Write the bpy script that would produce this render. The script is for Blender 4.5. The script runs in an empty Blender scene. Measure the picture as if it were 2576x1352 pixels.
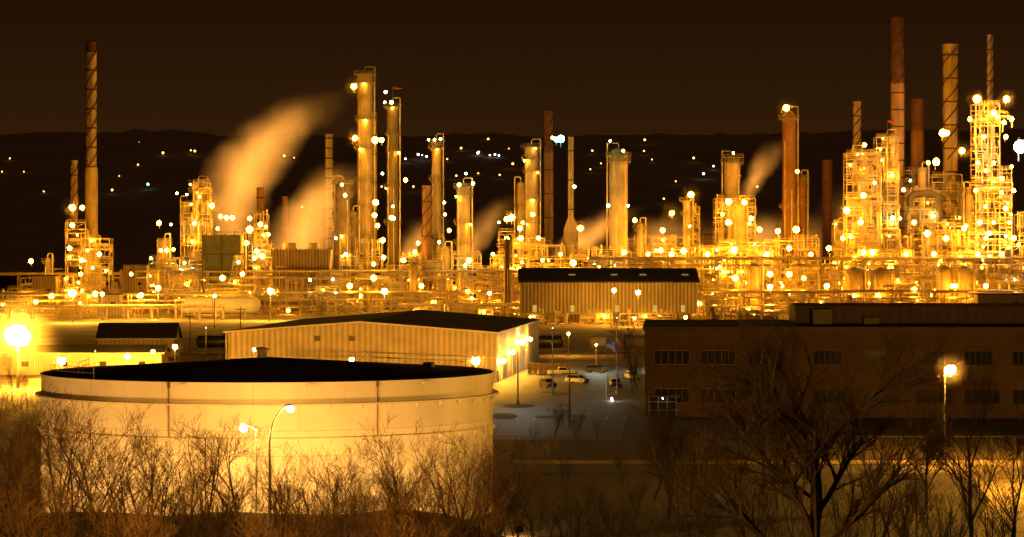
import bpy, math, random
from mathutils import Vector, Matrix, noise
R=random.Random(7)
F=7305.0; CH=28.0
def X(px,d): return (px-1288.0)*d/F
def Z(py,d): return CH-(py-600.0)*d/F
def PX(px,py,d): return Vector((X(px,d),d,Z(py,d)))
scn=bpy.context.scene
col=scn.collection
scn.view_settings.view_transform='Standard'
scn.view_settings.look='None'
scn.view_settings.exposure=0
# ---------------------------------------------------------------- materials
MATS={}
def M(name,c,rough=.6,metal=0.,var=.3,scale=.6,bump=0.,stretch=(1,1,1),stripe=0.,sdepth=.35,seam=None,glow=None):
    if name in MATS: return MATS[name]
    m=bpy.data.materials.new(name); m.use_nodes=True; nt=m.node_tree; N=nt.nodes; L=nt.links
    b=N['Principled BSDF']; b.inputs['Roughness'].default_value=rough; b.inputs['Metallic'].default_value=metal
    tc=N.new('ShaderNodeTexCoord'); mp=N.new('ShaderNodeMapping'); mp.inputs['Scale'].default_value=stretch
    L.new(tc.outputs['Object'],mp.inputs['Vector'])
    nz=N.new('ShaderNodeTexNoise'); nz.inputs['Scale'].default_value=scale; nz.inputs['Detail'].default_value=5; nz.inputs['Roughness'].default_value=.65
    L.new(mp.outputs[0],nz.inputs['Vector'])
    mr=N.new('ShaderNodeMapRange'); mr.inputs[1].default_value=.3; mr.inputs[2].default_value=.7
    mr.inputs[3].default_value=1-var; mr.inputs[4].default_value=1+var*.6
    L.new(nz.outputs[0],mr.inputs[0])
    val=mr.outputs[0]; height=None
    if stripe:
        dp=N.new('ShaderNodeVectorMath'); dp.operation='DOT_PRODUCT'; dp.inputs[1].default_value=(1,1,0)
        L.new(tc.outputs['Object'],dp.inputs[0])
        mu=N.new('ShaderNodeMath'); mu.operation='MULTIPLY'; mu.inputs[1].default_value=6.2832/stripe; L.new(dp.outputs['Value'],mu.inputs[0])
        sn=N.new('ShaderNodeMath'); sn.operation='SINE'; L.new(mu.outputs[0],sn.inputs[0])
        ma=N.new('ShaderNodeMapRange'); ma.inputs[1].default_value=-1; ma.inputs[2].default_value=1; ma.inputs[3].default_value=1-sdepth; ma.inputs[4].default_value=1
        L.new(sn.outputs[0],ma.inputs[0])
        m2=N.new('ShaderNodeMath'); m2.operation='MULTIPLY'; L.new(val,m2.inputs[0]); L.new(ma.outputs[0],m2.inputs[1]); val=m2.outputs[0]; height=sn.outputs[0]
    if seam:
        sp=N.new('ShaderNodeSeparateXYZ'); L.new(tc.outputs['Object'],sp.inputs[0])
        at=N.new('ShaderNodeMath'); at.operation='ARCTAN2'; L.new(sp.outputs[1],at.inputs[0]); L.new(sp.outputs[0],at.inputs[1])
        mu=N.new('ShaderNodeMath'); mu.operation='MULTIPLY'; mu.inputs[1].default_value=seam[0]; L.new(at.outputs[0],mu.inputs[0])
        cb=N.new('ShaderNodeCombineXYZ'); L.new(mu.outputs[0],cb.inputs[0]); L.new(sp.outputs[2],cb.inputs[1])
        bt=N.new('ShaderNodeTexBrick'); bt.inputs['Scale'].default_value=1; bt.inputs['Brick Width'].default_value=seam[1]; bt.inputs['Row Height'].default_value=seam[2]
        bt.inputs['Mortar Size'].default_value=.03; bt.inputs['Color1'].default_value=(1,1,1,1); bt.inputs['Color2'].default_value=(.86,.86,.86,1); bt.inputs['Mortar'].default_value=(.65,.65,.65,1)
        L.new(cb.outputs[0],bt.inputs['Vector'])
        m2=N.new('ShaderNodeMath'); m2.operation='MULTIPLY'; L.new(val,m2.inputs[0]); L.new(bt.outputs['Color'],m2.inputs[1]); val=m2.outputs[0]
    mx=N.new('ShaderNodeVectorMath'); mx.operation='SCALE'; mx.inputs[0].default_value=c[:3]; L.new(val,mx.inputs['Scale'])
    L.new(mx.outputs[0],b.inputs['Base Color'])
    if glow: b.inputs['Emission Color'].default_value=(*glow,1); b.inputs['Emission Strength'].default_value=1
    if bump or stripe:
        bp=N.new('ShaderNodeBump'); bp.inputs['Strength'].default_value=bump or .4; bp.inputs['Distance'].default_value=.1
        L.new(height if height else nz.outputs[0],bp.inputs['Height']); L.new(bp.outputs[0],b.inputs['Normal'])
    MATS[name]=m; return m
def E(name,c,s):
    if name in MATS: return MATS[name]
    m=bpy.data.materials.new(name); m.use_nodes=True; nt=m.node_tree; nt.nodes.clear()
    e=nt.nodes.new('ShaderNodeEmission'); e.inputs[0].default_value=(*c,1); e.inputs[1].default_value=s
    o=nt.nodes.new('ShaderNodeOutputMaterial'); nt.links.new(e.outputs[0],o.inputs[0]); MATS[name]=m; return m
STEEL=M('painted_steel',(.48,.39,.26),.6,0,.5,.3)
STEELD=M('dark_steel',(.11,.085,.06),.6,0,.35,.5)
PIPE=M('pipe_cladding',(.62,.52,.37),.38,.4,.5,.3)
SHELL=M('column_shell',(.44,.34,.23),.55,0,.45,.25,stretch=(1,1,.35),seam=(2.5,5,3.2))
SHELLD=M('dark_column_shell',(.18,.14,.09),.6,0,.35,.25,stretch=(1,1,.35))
SHELLB=M('rusty_column_shell',(.23,.11,.05),.7,0,.45,.25,stretch=(1,1,.3),seam=(2.5,4,3))
CONCS=M('stack_concrete',(.43,.33,.21),.7,0,.45,.3,stretch=(1,1,.3),seam=(2.2,30,6))
RED=M('red_brown_paint',(.12,.038,.018),.7,0,.5,.3)
REDF=M('red_cloth',(.35,.03,.015),.7,0,.1,1)
DECK=M('steel_grating',(.25,.21,.14),.7,0,.3,1)
GREENM=M('green_cladding',(.20,.22,.15),.7,0,.35,.3,stripe=.8,sdepth=.2)
SIDING=M('tan_siding',(.46,.36,.23),.6,0,.22,.2,stripe=1.1,sdepth=.35)
SHEDW=M('weathered_siding',(.54,.42,.26),.65,0,.35,.15,stretch=(1,1,.3),stripe=1.2,sdepth=.6)
ROOFD=M('dark_roofing',(.03,.022,.014),.9,0,.4,.15)
ROOFM=M('roof_membrane',(.04,.028,.018),.9,0,.5,.1)
TRIM=M('pale_trim',(.5,.45,.34),.5,0,.15,1)
BRICK=M('brown_masonry',(.11,.065,.036),.85,0,.4,.2,bump=.1)
CONC=M('pale_concrete',(.42,.4,.33),.8,0,.25,.3)
GLASS=M('window_glass',(.02,.02,.016),.06,0,.1,1)
BLACK=M('black_paint',(.025,.022,.02),.4,0,.3,1)
RUB=M('rubber',(.02,.02,.02),.8,0,.1,3)
WHITE=M('white_paint',(.75,.73,.66),.5,0,.15,.6)
TANKP=M('tank_white_paint',(.77,.67,.49),.45,0,.12,.16,stretch=(1,1,.5),seam=(23.2,9.,2.4))
GALV=M('galvanised_steel',(.3,.28,.24),.45,.4,.2,2)
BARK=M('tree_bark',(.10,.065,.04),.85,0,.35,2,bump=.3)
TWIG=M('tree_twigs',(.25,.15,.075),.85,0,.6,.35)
BARKD=M('shaded_tree_bark',(.03,.019,.012),.9,0,.35,2,bump=.3)
TWIGD=M('shaded_tree_twigs',(.036,.022,.013),.9,0,.4,.8)  # shaded copies of bark and twigs; the dimmer light is put into the colour
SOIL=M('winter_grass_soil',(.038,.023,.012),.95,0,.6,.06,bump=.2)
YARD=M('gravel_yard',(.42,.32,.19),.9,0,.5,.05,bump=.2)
ASPH=M('asphalt_lot',(.075,.085,.082),.7,0,.4,.08)
ROADM=M('road_surface',(.07,.055,.04),.75,0,.3,.1)
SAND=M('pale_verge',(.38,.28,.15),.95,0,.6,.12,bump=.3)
HILLM=M('hill_woods_cityglow',(.22,.13,.05),1,0,.6,.01,glow=(.0075,.0030,.0008))  # faint city glow on the slope put in as self emission
LC=(1,.37,.013)
E_S=E('sodium_lamp_glow',LC,200)
E_G=E('mercury_lamp_glow',(.72,1,.30),60)
E_T=E('teal_lamp_glow',(.1,1,.75),40)
E_W=E('white_lamp_glow',(.9,1,.8),120)
E_K=E('walkway_lamp_glow',(1,.40,.02),260)
# ---------------------------------------------------------------- mesh builder
class MB:
    def __init__(s): s.v=[]; s.f=[]; s.m=[]
    def q(s,*p,mi=0):
        n=len(s.v); s.v+= [tuple(a) for a in p]; s.f.append(tuple(range(n,n+len(p)))); s.m.append(mi)
    def box(s,c,d,mi=0,rz=0.):
        n=len(s.v); cx,cy,cz=c; hx,hy,hz=d[0]/2,d[1]/2,d[2]/2; co,si=math.cos(rz),math.sin(rz)
        for z in(-hz,hz):
            for x,y in((-hx,-hy),(hx,-hy),(hx,hy),(-hx,hy)): s.v.append((cx+x*co-y*si,cy+x*si+y*co,cz+z))
        for f in((3,2,1,0),(4,5,6,7),(0,1,5,4),(1,2,6,5),(2,3,7,6),(3,0,4,7)): s.f.append(tuple(n+i for i in f)); s.m.append(mi)
    def tube(s,pts,rs,n=6,mi=0,caps=True):
        P=[Vector(p) for p in pts]
        if not isinstance(rs,(list,tuple)): rs=[rs]*len(P)
        b=len(s.v); ref=None
        for i,p in enumerate(P):
            t=(P[min(i+1,len(P)-1)]-P[max(i-1,0)])
            if t.length<1e-6: t=Vector((0,0,1))
            t.normalize()
            if ref is None: ref=Vector((0,0,1)) if abs(t.z)<.9 else Vector((0,1,0))
            a=t.cross(ref)
            if a.length<1e-3: a=t.cross(Vector((1,0,0)))
            a.normalize(); c=t.cross(a); c.normalize(); ref=a.cross(t)
            if ref.length<1e-3: ref=Vector((0,0,1))
            for k in range(n):
                an=6.28318*(k+.5)/n; s.v.append(tuple(p+(a*math.cos(an)+c*math.sin(an))*rs[i]))
        for i in range(len(P)-1):
            for k in range(n):
                k2=(k+1)%n; s.f.append((b+i*n+k,b+i*n+k2,b+(i+1)*n+k2,b+(i+1)*n+k)); s.m.append(mi)
        if caps:
            s.f.append(tuple(b+k for k in range(n))[::-1]); s.m.append(mi)
            s.f.append(tuple(b+(len(P)-1)*n+k for k in range(n))); s.m.append(mi)
    def beam(s,a,b,w=.3,mi=0): s.tube([a,b],w*.7071,4,mi)
    def rev(s,prof,n=20,c=(0,0,0),mi=0,cap=True,mis=None):
        b=len(s.v)
        for r,z in prof:
            for k in range(n):
                a=6.28318530718*k/n; s.v.append((c[0]+r*math.cos(a),c[1]+r*math.sin(a),c[2]+z))
        for i in range(len(prof)-1):
            for k in range(n):
                k2=(k+1)%n; s.f.append((b+i*n+k,b+i*n+k2,b+(i+1)*n+k2,b+(i+1)*n+k)); s.m.append(mis[i] if mis else mi)
        if cap:
            s.f.append(tuple(b+(len(prof)-1)*n+k for k in range(n))); s.m.append(mis[-1] if mis else mi)
    def hrev(s,x0,x1,r,c=(0,0,0),n=16,mi=0,axis='x',bulge=.5):
        pr=[(0.02,x0-r*bulge),(r*.6,x0-r*bulge*.8),(r*.9,x0-r*bulge*.4),(r,x0),(r,x1),(r*.9,x1+r*bulge*.4),(r*.6,x1+r*bulge*.8),(.02,x1+r*bulge)]
        b=len(s.v)
        for rr,t in pr:
            for k in range(n):
                a=6.28318530718*k/n
                if axis=='x': s.v.append((c[0]+t,c[1]+rr*math.cos(a),c[2]+rr*math.sin(a)))
                else: s.v.append((c[0]+rr*math.cos(a),c[1]+t,c[2]+rr*math.sin(a)))
        for i in range(len(pr)-1):
            for k in range(n):
                k2=(k+1)%n; s.f.append((b+i*n+k,b+i*n+k2,b+(i+1)*n+k2,b+(i+1)*n+k)); s.m.append(mi)
    def prism(s,poly,y0,y1,mi=0):
        n=len(poly); b=len(s.v)
        for y in(y0,y1):
            for x,z in poly: s.v.append((x,y,z))
        s.f.append(tuple(b+i for i in range(n))); s.m.append(mi)
        s.f.append(tuple(b+n+i for i in range(n))[::-1]); s.m.append(mi)
        for i in range(n):
            j=(i+1)%n; s.f.append((b+i,b+n+i,b+n+j,b+j)); s.m.append(mi)
    def ico(s,c,r,mi=0,n=12,m=6):
        s.rev([(max(.02*r,r*math.sin(math.pi*j/m)),-r*math.cos(math.pi*j/m)) for j in range(m+1)],n,c,mi,cap=False)
    def mesh(s,name,mats,smooth=False):
        me=bpy.data.meshes.new(name); me.from_pydata(s.v,[],s.f)
        for m in mats: me.materials.append(m)
        me.polygons.foreach_set('material_index',s.m)
        if smooth: me.polygons.foreach_set('use_smooth',[True]*len(s.f))
        me.update()
        if smooth: 
            try: me.set_sharp_from_angle(angle=math.radians(40))
            except Exception: pass
        return me
def props(o,label,cat,group,kind):
    if label: o['label']=label
    if cat: o['category']=cat
    if group: o['group']=group
    if kind: o['kind']=kind
def T(name,label,cat,loc,rz=0.,group=None,kind=None):
    o=bpy.data.objects.new(name,None); o.empty_display_size=.5; o.location=loc; o.rotation_euler=(0,0,rz); col.objects.link(o); props(o,label,cat,group,kind); return o
def part(par,name,mb,mats,label=None,smooth=False,loc=(0,0,0)):
    if not mb.f: return None
    if not isinstance(mats,(list,tuple)): mats=[mats]
    o=bpy.data.objects.new(name,mb.mesh(name,mats,smooth)); o.location=loc; col.objects.link(o)
    if par: o.parent=par
    if label: o['label']=label
    return o
def thing(name,label,cat,mb,mats,loc=(0,0,0),rz=0,group=None,kind=None,smooth=False):
    o=part(None,name,mb,mats,None,smooth,loc); o.rotation_euler=(0,0,rz); props(o,label,cat,group,kind); return o
# ---------------------------------------------------------------- camera / world
cd=bpy.data.cameras.new('camera'); cam=bpy.data.objects.new('camera',cd); col.objects.link(cam); scn.camera=cam
cam.location=(0,0,CH); cam.rotation_euler=(math.pi/2,0,0); cd.sensor_width=36; cd.lens=36*F/2576; cd.shift_y=-76/2576; cd.clip_start=1; cd.clip_end=20000
w=bpy.data.worlds.new('World'); scn.world=w; w.use_nodes=True; nt=w.node_tree; N=nt.nodes; L=nt.links
bg=N['Background']; tc=N.new('ShaderNodeTexCoord'); sp=N.new('ShaderNodeSeparateXYZ'); L.new(tc.outputs['Generated'],sp.inputs[0])
cr=N.new('ShaderNodeValToRGB'); mr=N.new('ShaderNodeMapRange'); mr.inputs[1].default_value=0; mr.inputs[2].default_value=.11
L.new(sp.outputs[2],mr.inputs[0]); L.new(mr.outputs[0],cr.inputs[0]); L.new(cr.outputs[0],bg.inputs[0])
cr.color_ramp.elements[0].position=.25; cr.color_ramp.elements[0].color=(.031,.0117,.0024,1)
cr.color_ramp.elements[1].position=.8; cr.color_ramp.elements[1].color=(.0138,.0047,.0011,1)
bg.inputs[1].default_value=1.0
# ---------------------------------------------------------------- ground
def sheet(name,pts,z,mat,label=None):
    mb=MB(); mb.q(*[(x,y,z) for x,y in pts]); return thing(name,label,name.replace('_',' '),mb,mat,kind='structure')
sheet('ground',[(-6000,-200),(6000,-200),(6000,9000),(-6000,9000)],0,SOIL,'dark winter grass and bare soil ground')
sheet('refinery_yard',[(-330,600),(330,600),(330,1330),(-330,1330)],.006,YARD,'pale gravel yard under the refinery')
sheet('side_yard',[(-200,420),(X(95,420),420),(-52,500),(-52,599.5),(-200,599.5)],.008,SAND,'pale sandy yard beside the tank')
sheet('parking_lot',[(X(1225,470),404),(X(1560,404),404),(X(1640,600),640),(-12,640)],.012,ASPH,'grey asphalt parking lot')
sheet('road',[(-300,346),(330,346),(330,358),(-300,358)],.02,ROADM,'asphalt road past the bare trees')
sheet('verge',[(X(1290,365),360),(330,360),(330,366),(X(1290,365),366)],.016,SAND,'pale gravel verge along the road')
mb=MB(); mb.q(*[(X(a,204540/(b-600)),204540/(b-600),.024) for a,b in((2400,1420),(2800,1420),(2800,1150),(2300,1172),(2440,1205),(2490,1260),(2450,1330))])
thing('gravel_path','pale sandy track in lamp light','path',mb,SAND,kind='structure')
# earth berm in front of the storage tank
mb=MB(); nx=90; pr=[(0,0),(2.5,1.5),(5,3.6),(6.5,4.3),(8,3.8),(11,1.2),(13,0)]
for i in range(nx+1):
    x=-75+i*80/nx; k=min(1,(nx-i)/12.)
    for j,(yy,zz) in enumerate(pr): mb.v.append((x,244+yy+.5*noise.noise(Vector((x*.2,j,0))),zz*k*(1+.12*noise.noise(Vector((x*.15,3,j*.3))))-.02))
for i in range(nx):
    for j in range(len(pr)-1): a=i*len(pr)+j; mb.f.append((a,a+len(pr),a+len(pr)+1,a+1)); mb.m.append(0)
thing('berm','dark grassy earth berm around the tank','berm',mb,SOIL,kind='structure',smooth=True)
mb=MB()
for i in range(9): mb.box((X(1300,455)+i*2.8,452-i*.1,.018),(.12,5,.004))
thing('parking_marking','faded white parking bay lines','marking',mb,WHITE,kind='structure')
for (a,b,wd,dp) in((1303,1022,5,9),(1268,1048,4,13),(1420,1050,9,5),(1395,990,5,8)):
    d=204540/(b-600); mb=MB(); n=14
    pr=[(X(a,d)+wd/2*math.cos(6.283*k/n)*1.05,d+dp/2*math.sin(6.283*k/n)) for k in range(n)]
    mb.q(*[(x,y,.14) for x,y in pr])
    for k in range(n):
        j=(k+1)%n; mb.q((*pr[k],.0),(*pr[j],.0),(*pr[j],.14),(*pr[k],.14),mi=1)
    thing('traffic_island','kerbed grass island in the parking lot','traffic island',mb,[SOIL,CONC],group='islands in the parking lot')
mb=MB(); nx=420; ny=16
for j in range(ny+1):
    y=2300+j*150; t=min(1,j/11.); base=(t*t*(3-2*t))
    for i in range(nx+1):
        x=-2600+i*5200/nx
        rid=168+8*noise.noise(Vector((x*.003,3,1)))+5*noise.noise(Vector((x*.012,9,1)))+ (8 if x>300 else 0)*min(1,max(0,(x-300)/200)) 
        z=base*rid-1+ (4.*noise.noise(Vector((x*.09,y*.05,0)))+4*noise.noise(Vector((x*.3,y*.1,4))))*t
        mb.v.append((x,y,z))
for j in range(ny):
    for i in range(nx):
        a=j*(nx+1)+i; mb.f.append((a,a+1,a+nx+2,a+nx+1)); mb.m.append(0)
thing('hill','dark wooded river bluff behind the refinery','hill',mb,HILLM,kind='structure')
# ---------------------------------------------------------------- lamps
def globe(em,nm):
    mb=MB(); mb.ico((0,0,0),1.0,0,10,5); mb.rev([(.15,1.5),(.4,1.3),(.5,1.02),(.4,1.0)],8,mi=1); mb.beam((0,.0,1.3),(0,1.8,1.4),.15,1); mb.beam((0,1.8,1.5),(0,1.8,-2.2),.15,1)
    return mb.mesh(nm,[em,STEELD])
GM={'s':globe(E_S,'process_lamp'),'g':globe(E_G,'process_lamp'),'w':globe(E_W,'process_lamp'),'t':globe(E_T,'process_lamp')}
LABL={'s':'sodium floodlight glowing on refinery steelwork','g':'greenish white lamp on a platform','w':'bright white floodlight on steelwork','t':'bright teal signal light on a mast'}
GRP={'s':'sodium lamps across the refinery','g':'greenish lamps across the refinery','w':'white lamps across the refinery','t':'signal lights'}
NL=[0]
mb=MB(); mb.ico((0,0,0),1.0,0,20,12); vm=bpy.data.materials.new('halo_haze'); vm.use_nodes=True; nt=vm.node_tree; nt.nodes.clear()
tcv=nt.nodes.new('ShaderNodeTexCoord'); ln=nt.nodes.new('ShaderNodeVectorMath'); ln.operation='LENGTH'; nt.links.new(tcv.outputs['Object'],ln.inputs[0])
mrv=nt.nodes.new('ShaderNodeMapRange'); mrv.inputs[1].default_value=0.; mrv.inputs[2].default_value=.97; mrv.inputs[3].default_value=1.; mrv.inputs[4].default_value=0.; nt.links.new(ln.outputs['Value'],mrv.inputs[0])
pw=nt.nodes.new('ShaderNodeMath'); pw.operation='POWER'; pw.inputs[1].default_value=1.6; nt.links.new(mrv.outputs[0],pw.inputs[0])
mlv=nt.nodes.new('ShaderNodeMath'); mlv.operation='MULTIPLY'; mlv.inputs[1].default_value=.014; nt.links.new(pw.outputs[0],mlv.inputs[0])
v=nt.nodes.new('ShaderNodeVolumeScatter'); v.inputs['Color'].default_value=(.98,.85,.7,1); nt.links.new(mlv.outputs[0],v.inputs['Density'])
ou=nt.nodes.new('ShaderNodeOutputMaterial'); nt.links.new(v.outputs[0],ou.inputs['Volume']); VMESH=mb.mesh('lamp_halo',[vm],True)
def add_halo(p,r):  # haze balls added around lamps to imitate a glare halo
    o=bpy.data.objects.new('lamp_halo',VMESH); o.location=p; o.scale=(r,r,r); col.objects.link(o)
    o['label']='added thin haze ball imitating a lamp glare halo'; o['category']='steam'; o['kind']='stuff'; o['group']='added haze halos around bright lamps'
HALO_AT={(890,218),(893,348),(1978,272),(1738,490),(1690,537),(1833,508),(1873,510),(2458,250),(2532,250),(2420,380),(2130,530),(182,523),(533,518),(1460,575),(1287,548)}
def lamp(px,py,k='s',r=.7,d=None):
    if d is None: d=1120 if py<690 else 1064
    rr=r*R.uniform(.72,1.18)
    o=bpy.data.objects.new('process_lamp',GM[k]); p=PX(px,py,d); o.location=p; o.scale=(rr,rr,rr); col.objects.link(o)
    o['label']=LABL[k]; o['category']='lamp'; o['group']=GRP[k]; NL[0]+=1
    if (px,py) in HALO_AT: add_halo(p,5.5)
BIG=[(890,218),(893,348),(944,353),(960,353),(1978,272),(1738,490),(1690,537),(1833,508),(1873,510),(1833,560),(1667,580),(1662,630),(1720,632),(1847,630),(1911,578),(1957,582),(2003,578),(2458,250),(2532,250),(2420,380),(2372,335),(2383,335),(2355,408),(2172,492),(2165,560),(2172,635),(2195,635),(2242,672),(2085,625),(2333,588),(2130,530),(2380,600),(182,523),(207,523),(182,567),(533,518),(628,578),(945,510),(1460,575),(1287,548),(1442,662),(2500,285)]
for a,b in BIG: lamp(a,b,'s',1.2)
MED=[(78,658),(175,625),(203,690),(205,655),(628,550),(620,612),(655,565),(640,650),(660,645),(675,590),(610,690),(400,562),(405,630),(420,630),(436,628),(812,650),(942,542),(950,568),(963,605),(940,665),(1015,655),(965,648),(985,548),(1020,453),(1180,655),(1275,552),(1340,540),(1597,555),(1410,640),(1890,550),(1275,600),(1310,600),(1308,575),(2510,295),(2475,345),(2530,345),(2500,410),(2520,450),(2480,430),(2520,485),(2480,520),(2530,525),(2500,560),(2540,560),(2480,600),(2520,640),(2490,645),(2150,650),(2120,600),(2465,560),(2460,640),(2425,575),(2335,410),(2175,365),(1630,640),(1780,640),(1985,625),(1240,640),(1130,580),(1052,612),(2006,432),(2440,300),(2545,300),(2460,410),(2545,420),(2455,480),(2550,480),(2300,560),(2350,640),(2280,640),(555,545),(570,548),(585,548),(548,575),(2550,600),(1570,635),(1690,640),(1930,640),(2040,640),(1355,600),(1365,655),(250,640),(345,680),(330,690)]
for a,b in MED: lamp(a,b,'s',.82)
GRN=[(233,675),(430,565),(485,673),(455,678),(470,490),(445,487),(988,520),(962,437),(968,258),(985,258),(970,232),(1078,352),(1093,352),(1108,350),(1118,510),(1172,437),(1190,462),(1155,465),(1120,540),(1495,662),(1547,668),(1535,355),(1568,380),(1580,518),(1530,518),(1845,385),(1735,570),(2273,478),(2200,460),(2290,455),(2470,655),(1255,560),(860,465),(868,492),(870,640),(600,660),(845,600),(780,705),(838,703),(990,550),(1105,610),(1445,470),(2265,550),(380,650)]
for a,b in GRN: lamp(a,b,'g',.55)
lamp(1411,350,'t',1.3); lamp(1400,352,'t',.8); lamp(2567,370,'w',2.2,1100); lamp(1390,347,'g',.5)
for a,b in [(1937,690),(1985,690),(2022,700),(1800,760),(1177,735),(1187,752),(725,782),(300,790),(350,745),(520,752),(1090,760),(1060,720),(1850,700),(1900,790),(2210,745),(2150,745),(2395,720),(2405,720),(1665,793),(1760,765),(2080,720),(2300,730),(2320,780),(2480,720),(2560,770),(2450,770),(1250,770),(1290,790),(940,700),(880,720),(560,700),(130,745),(90,760),(240,740)]:
    lamp(a,b,'s',.9)
mb=MB(); mb.ico((0,0,0),.34,0,8,4); mb.rev([(.4,.3),(.25,.5),(.05,.55)],8,mi=1); mb.beam((0,0,.5),(0,1.0,.6),.1,1)
WKM=mb.mesh('walkway_light',[E_K,STEELD]); NW=[0]
def wlight(p):
    if NW[0]>=295: return
    o=bpy.data.objects.new('walkway_light',WKM); o.location=p; s=R.uniform(.7,1.3); o.scale=(s,s,s); col.objects.link(o); NW[0]+=1
    o['label']='small amber walkway light on steelwork'; o['category']='light'; o['group']='walkway lights on refinery structures'
TL={}
for nm,em in(('orange',E('town_light_orange',(1,.5,.1),6)),('white',E('town_light_white',(.8,.9,1),9)),('green',E('town_light_green',(.2,1,.3),9))):
    mb=MB(); mb.ico((0,0,3.5),1.,0,8,4); mb.beam((0,0,-5),(0,0,2.6),.4,1); mb.rev([(.3,5.2),(1.2,4.6)],6,mi=1); TL[nm]=mb.mesh('town_light',[em,STEELD])
DL=[(25,398),(350,362),(410,388),(480,378),(347,414),(372,467,'green'),(282,480),(5,430),(60,430),(322,365),(490,383),(1160,375),(1280,372),(1228,352),(1622,355),(1245,390,'white'),(1232,390,'white'),(1255,392,'white'),(1205,380,'white'),(1062,388,'white'),(1052,392,'white'),(1073,395,'white'),(1020,400,'white'),(1202,388,'white'),(1795,418,'white'),(1770,440,'white'),(1745,400),(1640,400),(1700,455),(1485,425),(1512,410),(1148,443),(1203,435),(1257,440),(740,395),(715,395),(760,520),(1620,380),(1490,380),(1860,445),(1125,400),(1290,415),(960,470),(1040,470),(1905,470),(2095,560),(1670,500),(110,480),(300,440)]
for t in DL:
    k=t[2] if len(t)>2 else 'orange'; y=t[1]; best=None
    for dd in range(2300,3950,10):
        tt=min(1,(dd-2300)/150/11.); h=(tt*tt*(3-2*tt))*168-1
        if h>=Z(y,dd): best=dd; break
    d=(best or 3900)-40
    o=bpy.data.objects.new('town_light',TL[k]); p=PX(t[0],y,d); o.location=(p.x,p.y,p.z-3.5); s=R.uniform(.6,1.4); o.scale=(s,s,s); col.objects.link(o)
    o['label']='tiny %s street light on the dark bluff'%k; o['category']='street light'; o['group']='distant town lights on the bluff'
# ---------------------------------------------------------------- stacks and columns
STRK=M('strake_steel',(.05,.03,.018),.7,0,.3,.5)
def strake(par,r,z0,z1,pitch,wd=.35,n=3,th=.12,mi=0):
    steps=int((z1-z0)/pitch*14)+2
    for k in range(n):
        pts=[]; mb=MB()
        for i in range(steps+1):
            z=z0+(z1-z0)*i/steps; a=6.283*((z-z0)/pitch+k/n); pts.append((math.cos(a),math.sin(a),z))
        for i in range(steps):
            a,b=pts[i],pts[i+1]
            mb.q((a[0]*r,a[1]*r,a[2]),(b[0]*r,b[1]*r,b[2]),(b[0]*(r+wd),b[1]*(r+wd),b[2]+.05),(a[0]*(r+wd),a[1]*(r+wd),a[2]+.05),mi=mi)
            mb.q((a[0]*(r+wd),a[1]*(r+wd),a[2]-th),(b[0]*(r+wd),b[1]*(r+wd),b[2]-th),(b[0]*(r+wd),b[1]*(r+wd),b[2]+.05),(a[0]*(r+wd),a[1]*(r+wd),a[2]+.05),mi=mi)
        part(par,'strake',mb,STRK)
def stack(px,yt,wpx,d,mat=CONCS,tip=None,tipy=None,strk=None,rings=0,label='tall tan steel chimney stack in the refinery',lower=None,cone=None):
    m=d/F; r=wpx*m/2; H=Z(yt,d); o=T('chimney_stack',label,'chimney stack',(X(px,d),d,0),group=None)
    zt=Z(tipy,d) if tipy else H
    prof=[]; 
    if lower:
        for (y,wp) in lower: 
            z=Z(y,d); rr=wp*m/2; prof.append((rr,z))
        prof=[(prof[0][0],0)]+sum([[(prof[i][0],prof[i][1]),(prof[i+1][0] if i+1<len(prof) else r,prof[i][1]+2.)] for i in range(len(prof))],[])
    elif cone: prof=[(r*2.6,0),(r*2.6,Z(cone,d)-5),(r,Z(cone,d))]
    else: prof=[(r*1.15,0),(r,14)]
    prof.append((r,zt))
    mb=MB(); mb.rev(prof,20,cap=False); 
    if not tip: mb.rev([(r*1.08,H-.5),(r*1.08,H),(r*.85,H),(r*.85,H-2)],20,cap=False)
    part(o,'shaft',mb,mat,smooth=True)
    if tip:
        mb=MB(); mb.rev([(r,zt),(r,H),(r*.86,H),(r*.86,H-3)],20,cap=False); part(o,'stack_tip',mb,tip,smooth=True)
    nr=rings or int(H/9); z0=max(16,Z(640,d))
    for i in range(nr):
        z=z0+(H-z0)*(i+.5)/nr; mb=MB(); mb.rev([(r*1.0,z),(r*1.09,z+.02),(r*1.09,z+.6),(r*1.0,z+.62)],20,cap=False)
        part(o,'band',mb,STRK,smooth=True)
    if strk: strake(o,r*.99,Z(strk[1],d),Z(strk[0],d),r*2*strk[2],wd=r*.2,th=.8)
    mb=MB()
    for sx in(-.25,.25): mb.beam((sx,-r-.3,2),(sx,-r-.3,H-1),.09)
    for i in range(int(H/1.2)): mb.beam((-.25,-r-.3,2+i*1.2),(.25,-r-.3,2+i*1.2),.08)
    part(o,'ladder',mb,STEELD)
    return o
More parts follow.
